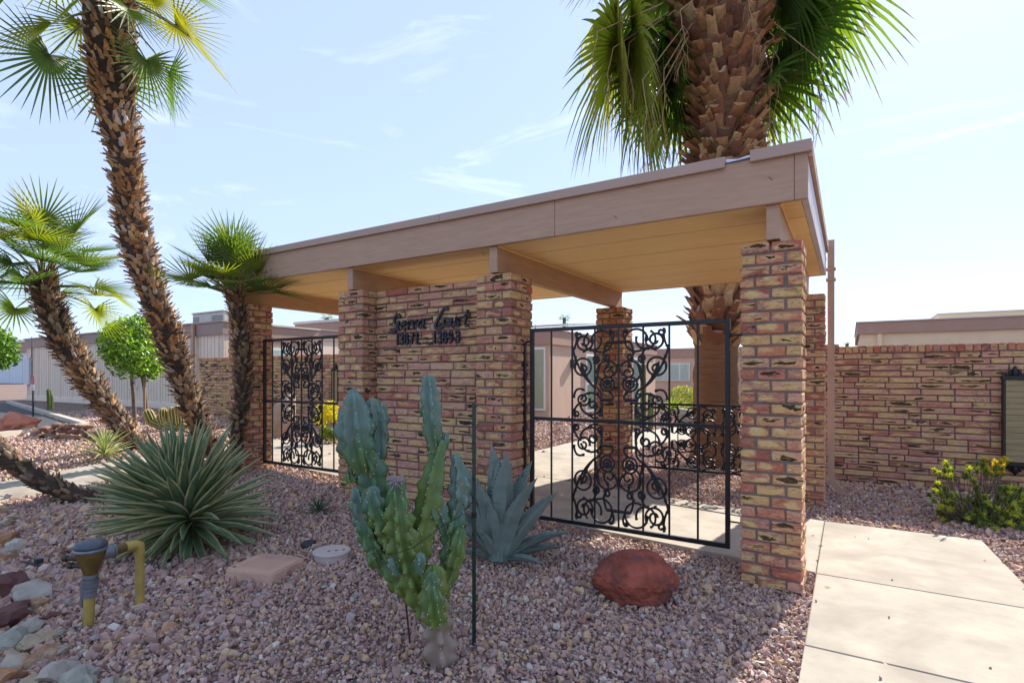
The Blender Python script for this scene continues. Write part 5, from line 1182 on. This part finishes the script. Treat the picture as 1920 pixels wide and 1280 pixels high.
# white garage at the far left
Y = 30; q = OY(48, 704, Y); t = thing('garage_building', 'white-walled garage building beyond the road at the left edge', 'building', (q.x, Y+3, 0)); zz = lambda py: OY(20, py, Y).z
bpart(t, 'wall', q.x-34, q.x+8, Y, Y+6, -.3, zz(662), mat('white_block', (.66, .68, .72), .8, .03, 2, .1)); bpart(t, 'fascia', q.x-34.1, q.x+8.1, Y-.2, Y+6, zz(661.5), zz(645), M_BAND2); bpart(t, 'roof_edge', q.x-34.2, q.x+8.2, Y-.3, Y+6, zz(644.5), zz(640), M_ROOFT)
for k in range(6): bpart(t, 'garage_door', q.x-1.2-5*k, q.x-5.4-5*k+.1, Y-.04, Y-.005, .0, zz(672), mat('pale_blue_door', (.60, .66, .74), .6, .03, 2, 0))
# building behind the right wall
t = thing('flat_roofed_building', 'low cream building with rose-brown fascia beyond the right-hand brick wall', 'building', (8, 24, 0)); Y = 21.1
x0 = OY(1607, 607, Y).x; bpart(t, 'wall', x0+.08, 24, Y, 29, 0, 2.75, M_CRM); bpart(t, 'fascia', x0, 24.1, Y-.08, 29, 2.755, 3.12, M_BAND2); bpart(t, 'roof_edge', x0-.03, 24.2, Y-.12, 29, 3.125, 3.16, M_ROOFT)
q = OY(1760, 600, 25).x; bpart(t, 'upper_roof', q, 24, 25, 32, 3.0, 3.62, M_CRM); bpart(t, 'upper_roof_edge', q-.05, 24, 24.95, 32, 3.625, 3.67, M_ROOFT)
bpart(t, 'drainpipe', x0+.55, x0+.67, Y-.10, Y-.002, 0, 2.74, M_CRM); bpart(t, 'window', OY(1682, 640, Y).x, OY(1912, 640, Y).x, Y-.06, Y-.003, 1.4, 2.32, M_BAND)
bpart(t, 'pane', OY(1688, 640, Y).x, OY(1906, 640, Y).x, Y-.07, Y-.062, 1.45, 2.25, M_GL)
# courtyard building with blinds, seen through the larger gate
q = G2(1031, 787); xA, yA = q.x, q.y
t = thing('courtyard_building', 'pink-beige house with green window blinds seen through the left part of the larger gate', 'building', (xA-3, yA+3, 0))
zA = EYE+92*12.9/F+.05
bpart(t, 'wall', xA-7, xA, yA, yA+9, -.1, zA-.40, M_STU); bpart(t, 'fascia', xA-7.1, xA+.06, yA-.06, yA+9.06, zA-.40, zA-.03, M_BAND2); bpart(t, 'roof_edge', xA-7.15, xA+.1, yA-.1, yA+9.1, zA-.028, zA, M_ROOFT)
zw = lambda py: OY(1010, py, yA).z; xw = lambda px: OY(px, 700, yA).x
w_ = bpart(t, 'window', xw(978), xw(1023.5), yA-.05, yA-.002, zw(769), zw(651), M_WHT); o = t.location
for a, c in ((711, 655), (765, 713)):
    n = 14
    b = MB(); b.box(xw(980)-o.x, xw(1021)-o.x, yA-.056-o.y, yA-.052-o.y, zw(a), zw(c)); b.obj('pane', M_GL if False else M_BLIND, w_)
b = MB()
for k in range(34): z = zw(765)+(zw(655)-zw(765))*k/34; b.box(xw(980.5)-o.x, xw(1020.5)-o.x, yA-.062-o.y, yA-.058-o.y, z, z+.035)
b.obj('blind_slats', M_BLIND, w_, kind='stuff')
y1 = yA+1.3
bpart(t, 'wall_light', xA+.001, xA+.10, y1-.09, y1+.09, 1.62, 1.86, M_IRON)
for k, (a, c) in enumerate(((2.2, 2.9), (3.3, 4.2), (6.2, 6.9))):
    w_ = bpart(t, 'window', xA+.001, xA+.05, yA+a, yA+c, .35, 2.05, M_WHT); b = MB()
    for z0_, z1_ in ((.42, 1.15), (1.22, 1.98)): b.box(xA+.052-o.x, xA+.058-o.x, yA+a+.07-o.y, yA+c-.07-o.y, z0_, z1_)
    b.obj('pane', M_GL, w_)
# solar panels
t = thing('solar_panels', 'tilted solar panels on the roof of the courtyard house', 'solar panels', (xA-2.4, yA+2.5, zA))
M_SOL = mat('solar_cell', (.05, .06, .075), .25, .1, 4, 0); M_ALU = mat('aluminium', (.5, .5, .5), .4, .05, 4, 0, metal=.7)
for i in range(4):
    for j_ in range(2):
        Mx = Matrix.Translation((-1.6+i*1.05, -.2+j_*1.6, .30+j_*.14)) @ Matrix.Rotation(.09, 4, 'X'); b = MB(); b.box(-.5, .5, -.78, .78, 0, .035, M=Mx); fr_ = b.obj('panel_frame', M_ALU, t)
        b = MB(); b.box(-.47, .47, -.75, .75, .036, .040, M=Mx); b.obj('panel', M_SOL, fr_)
for i in range(5):
    b = MB(); b.box(-2.1+i*1.05, -2.07+i*1.05, -.9, -.87, 0, .30); b.obj('strut', M_ALU, t)
# far courtyard house
Z = 27.0; q = PT(1222, 704, Z); Y = q.y; zt_ = EYE+50*Z/F; xe = OY(1330, 704, Y).x
t = thing('courtyard_house', 'far pink house with curtained window seen left of the thick palm trunk', 'building', (q.x+2, Y+2, 0))
bpart(t, 'wall', q.x-4, xe+5, Y, Y+7, -.2, zt_-.45, M_STU); bpart(t, 'fascia', q.x-4, xe+5.1, Y-.06, Y+7, zt_-.45, zt_-.06, M_BAND2); bpart(t, 'roof_edge', q.x-4, xe+5.2, Y-.1, Y+7, zt_-.055, zt_, M_ROOFT)
zw = lambda py: OY(1270, py, Y).z; xw = lambda px: OY(px, 700, Y).x; o = t.location
w_ = bpart(t, 'window', xw(1226), xw(1294), Y-.06, Y-.002, zw(714), zw(681), M_WHT)
for a, c, m in ((1228, 1252, M_CURT), (1255, 1274, M_CURT), (1276, 1292, M_CURT)):
    b = MB(); b.box(xw(a)-o.x, xw(c)-o.x, Y-.07-o.y, Y-.062-o.y, zw(712.5), zw(682.5)); b.obj('pane', m, w_)
# houses behind the smaller gate
q = PT(593, 704, 17.8); t = thing('courtyard_house', 'low pink house with green window above the wall seen through the smaller gate', 'building', (q.x-3, q.y-2, 0))
xC, yC = q.x, q.y; zC = EYE+87*17.8/F
y0C = 9.4
bpart(t, 'wall', xC-.75, xC, y0C, yC, -.1, zC-.48, M_STU); bpart(t, 'fascia', xC-.8, xC+.05, y0C-.05, yC+.05, zC-.48, zC-.04, M_BAND2); bpart(t, 'roof_edge', xC-.85, xC+.1, y0C-.1, yC+.1, zC-.038, zC, M_ROOFT)
o = t.location
w_ = bpart(t, 'window', xC+.001, xC+.05, yC-1.9, yC-.9, 1.35, 2.25, M_WHT); b = MB(); b.box(xC+.052-o.x, xC+.06-o.x, yC-1.82-o.y, yC-.98-o.y, 1.42, 2.18); b.obj('pane', M_CURT, w_)
Z = 25.0; q = PT(556, 704, Z); Y = q.y; zD = EYE+100*Z/F
t = thing('courtyard_house', 'taller pale house with a raised roof behind the one seen through the smaller gate', 'building', (q.x+5, Y+3, 0))
bpart(t, 'wall', q.x, q.x+4.6, Y, Y+7, -.1, zD-.9, M_STU); bpart(t, 'fascia', q.x-.05, q.x+4.65, Y-.05, Y+7, zD-.9, zD-.12, M_BAND2); bpart(t, 'roof_edge', q.x-.1, q.x+4.7, Y-.1, Y+7, zD-.118, zD, M_ROOFT)
bpart(t, 'window', OY(612, 700, Y).x, OY(660, 700, Y).x, Y-.05, Y-.003, 1.0, EYE+50*Z/F, mat('dark_opening', (.05, .035, .03), .7, .1, 3, 0))
# distant palms
for (px, py, Z, lb) in ((613, 596, 40, 'tiny distant palm above the roofs seen through the smaller gate'), (1058, 596, 45, 'tiny distant palm above the solar panels'), (1588, 644, 50, 'low distant green tree top at the left end of the right-hand wall')):
    p = PT(px, py, Z); t = thing('distant_palm', lb, 'palm tree', (p.x, p.y, 0)); b = MB(); b.tube([(0, 0, 0), (0, 0, p.z)], .15, 6); b.obj('trunk', M_BARK, t)
    for az in range(12): link('frond', fan_s[az % 4], t, M=frame((0, 0, p.z), (math.cos(az*2.4), math.sin(az*2.4), .5-.07*az), (0, 0, 1)) @ Matrix.Scale(.8 if Z < 48 else .55, 4))
# courtyard planting
p = PT(1262, 768, 16); p.z = gz(p.x, p.y)+.15; t = thing('sago_palm', 'small yellow-green spiky plant in the courtyard left of the round bush', 'plant', tuple(p))
rosette(t, 34, [leaf_mesh(.07, .6, .3, a, [mat('sago_green', (.12, .19, .03), .5, .2, 5, 0, transl=.3), mat('sago_yellow', (.4, .35, .05), .5, .1, 5, 0, transl=.3)], seed=i+140) for i, a in enumerate((.2, .4))], .62, 5, 80, 8, lift=.1)
p = PT(1281, 766, 18); p.z = gz(p.x, p.y)+.1; t = thing('round_bush', 'round bright yellow-green bush in the courtyard beside the palm trunk', 'bush', tuple(p))
b = MB(); leafcloud(b, [((0, 0, .38), (.46, .46, .42))], 1800, .07, 4, 0, .75); b.obj('foliage', mat('chartreuse_leaf', (.24, .28, .03), .5, .2, 4, 0, transl=.3), t)
p = PT(1284, 790, 14.5); p.z = gz(p.x, p.y); rock('boulder', (.38, .28, .25), 33, M_ROCKW, (p.x, p.y, p.z+.2), .2, 3, label='white rugged rock in the courtyard beside the thick palm trunk', category='boulder')
p = PT(1206, 790, 13); p.z = gz(p.x, p.y); t = thing('column_cactus', 'thin green column cactus in the courtyard seen through the larger gate', 'cactus', tuple(p))
for dx_, h2 in ((0, 1.5), (.18, .8), (-.15, .5)): ribbed([(dx_, 0, 0), (dx_, 0, h2*.5), (dx_, 0, h2), (dx_, 0, h2+.05)], [.05, .055, .05, .005], 8).obj('stem', [M_BC, M_BC], t)
p = PT(1044, 806, 11.3); p.z = gz(p.x, p.y); t = thing('grass_tuft', 'small dry brown tuft on the gravel by the courtyard house', 'plant', tuple(p))
rosette(t, 22, dl, .16, 10, 80, 9, lift=.02)

# ------------------------------------------------------------------ gravel, one loose stone at a time
def inside(poly, X, Y):
    m = np.ones(len(X), bool); n = len(poly); ar = sum(poly[i][0]*poly[(i+1) % n][1]-poly[(i+1) % n][0]*poly[i][1] for i in range(n)); s = 1 if ar > 0 else -1
    for i in range(n):
        x0, y0 = poly[i]; x1, y1 = poly[(i+1) % n]; m &= s*((x1-x0)*(Y-y0)-(y1-y0)*(X-x0)) > .012
    return m
KEEP += [[(x, 3.99), (x+PW, 3.99), (x+PW, 4.34), (x, 4.34)] for x in (-.63, -2.838, -4.645, -6.675)]
XA, YA, SA_ = [], [], []
for r0, r1, dens, sz in ((.9, 3.2, 3300, .0126), (3.2, 5.0, 3000, .0130), (5.0, 8.0, 1800, .0150), (8.0, 13, 640, .022), (13, 22, 160, .033)):
    a0, a1 = YAW-R(62), YAW+R(62)
    n = int(.5*(a1-a0)*(r1*r1-r0*r0)*dens); rr_ = np.sqrt(rng.uniform(r0*r0, r1*r1, n)); aa = rng.uniform(a0, a1, n)
    XA.append(-rr_*np.sin(aa)); YA.append(rr_*np.cos(aa)); SA_.append(sz*rng.lognormal(-.02, .33, n))
X, Y, SZ = map(np.concatenate, (XA, YA, SA_)); SZ *= 1+.55*np.clip((-2.75-X)/.4, 0, 1)*np.clip((2.6-Y)/.4, 0, 1)*(rng.random(len(X)) < .45)
ok = np.ones(len(X), bool)
stray = rng.random(len(X)) < .0006; on = np.zeros(len(X), bool)
for poly in KEEP[:-4]: on |= inside(poly, X, Y)
ok &= ~on | (stray & (Y < 6.2)); SZ = np.where(on, SZ*.6, SZ)
for poly in KEEP[-4:]: ok &= ~inside(poly, X, Y)
ok &= ~((Y > 8.58) & (Y < 8.82) & ((X > -.9) | (X < -8.6))) & (X < 12)
X, Y, SZ, on = X[ok], Y[ok], SZ[ok], on[ok]; n = len(X)
gzv = .045*np.clip(-.63-X, 0, 6)*np.clip((Y-1)/3, 0, 1)
mp_ = bpy.data.meshes.new('gravel'); mp_.vertices.add(n); mp_.vertices.foreach_set('co', np.stack([X, Y, np.where(on, gzv+.018+SZ*.5, gzv-.012+SZ*rng.uniform(.1, .75, n))], 1).astype(np.float32).ravel())
at = mp_.attributes.new('size', 'FLOAT_VECTOR', 'POINT'); at.data.foreach_set('vector', (SZ[:, None]*rng.uniform(.7, 1.35, (n, 3))).astype(np.float32).ravel())
at = mp_.attributes.new('turn', 'FLOAT_VECTOR', 'POINT'); at.data.foreach_set('vector', rng.uniform(0, 6.28, (n, 3)).astype(np.float32).ravel())
at = mp_.attributes.new('tint', 'FLOAT', 'POINT'); at.data.foreach_set('value', rng.uniform(0, 1, n).astype(np.float32))
at = mp_.attributes.new('pick', 'INT', 'POINT'); at.data.foreach_set('value', rng.integers(0, 8, n).astype(np.int32))
stones = []
for i in range(8):
    rs = random.Random(i+400); bm = bmesh.new()
    for _ in range(11):
        v = Vector((rs.gauss(0, 1), rs.gauss(0, 1), rs.gauss(0, 1))).normalized(); bm.verts.new((v.x, v.y*.82, v.z*.72))
    r_ = bmesh.ops.convex_hull(bm, input=bm.verts[:]); me = bpy.data.meshes.new('stone'); bm.to_mesh(me); bm.free(); me.materials.append(M_STONE)
    stones.append(bpy.data.objects.new('stone_shape', me))
go = link('gravel', mp_, kind='stuff'); props(go, 'pink and mauve crushed gravel covering the beds', 'gravel')
ng = bpy.data.node_groups.new('gravel', 'GeometryNodeTree'); ng.interface.new_socket('Geometry', in_out='INPUT', socket_type='NodeSocketGeometry'); ng.interface.new_socket('Geometry', in_out='OUTPUT', socket_type='NodeSocketGeometry')
gi = N(ng, 'NodeGroupInput'); gout = N(ng, 'NodeGroupOutput'); gj = N(ng, 'GeometryNodeJoinGeometry'); m2p = N(ng, 'GeometryNodeMeshToPoints'); ip = N(ng, 'GeometryNodeInstanceOnPoints')
gto = N(ng, 'GeometryNodeGeometryToInstance')
for so_ in reversed(stones):
    oi = N(ng, 'GeometryNodeObjectInfo'); oi.inputs['Object'].default_value = so_; oi.inputs['As Instance'].default_value = True; ng.links.new(oi.outputs['Geometry'], gj.inputs[0])
def na(nm, ty):
    q = N(ng, 'GeometryNodeInputNamedAttribute'); q.data_type = ty; q.inputs['Name'].default_value = nm
    return q.outputs['Attribute']
ng.links.new(gi.outputs[0], m2p.inputs['Mesh']); ng.links.new(m2p.outputs[0], ip.inputs['Points']); ng.links.new(gj.outputs[0], ip.inputs['Instance']); ip.inputs['Pick Instance'].default_value = True
ng.links.new(na('pick', 'INT'), ip.inputs['Instance Index']); ng.links.new(na('turn', 'FLOAT_VECTOR'), ip.inputs['Rotation']); ng.links.new(na('size', 'FLOAT_VECTOR'), ip.inputs['Scale']); ng.links.new(ip.outputs[0], gout.inputs[0])
mo = go.modifiers.new('gravel', 'NODES'); mo.node_group = ng

# dry litter and strays: a scatter of tiny leaves and loose chips
b = MB(); rs = random.Random(77)
for k in range(170):
    x, y = rs.uniform(-6.5, 1.8), rs.uniform(1.6, 8.2)
    if any(inside(pl, np.array([x]), np.array([y]))[0] for pl in KEEP[-4:]) or (x > -.22 and x < 1.0 and rs.random() < .75): continue
    z = gz(x, y)+(.022 if any(inside(pl, np.array([x]), np.array([y]))[0] for pl in KEEP[:-4]) else .03); a = rs.uniform(0, 6.28); l2 = rs.uniform(.012, .035); d = Vector((math.cos(a), math.sin(a), rs.uniform(-.1, .3))); e = Vector((-d.y, d.x, 0))*l2*.22; c = Vector((x, y, z))
    b.add([c-d*l2, c+e+Vector((0, 0, .004)), c+d*l2, c-e+Vector((0, 0, .003))], [(0, 1, 2, 3)])
b.obj('leaf_litter', mat('dry_litter', (.42, .27, .13), .85, .3, 30, 0), kind='stuff')
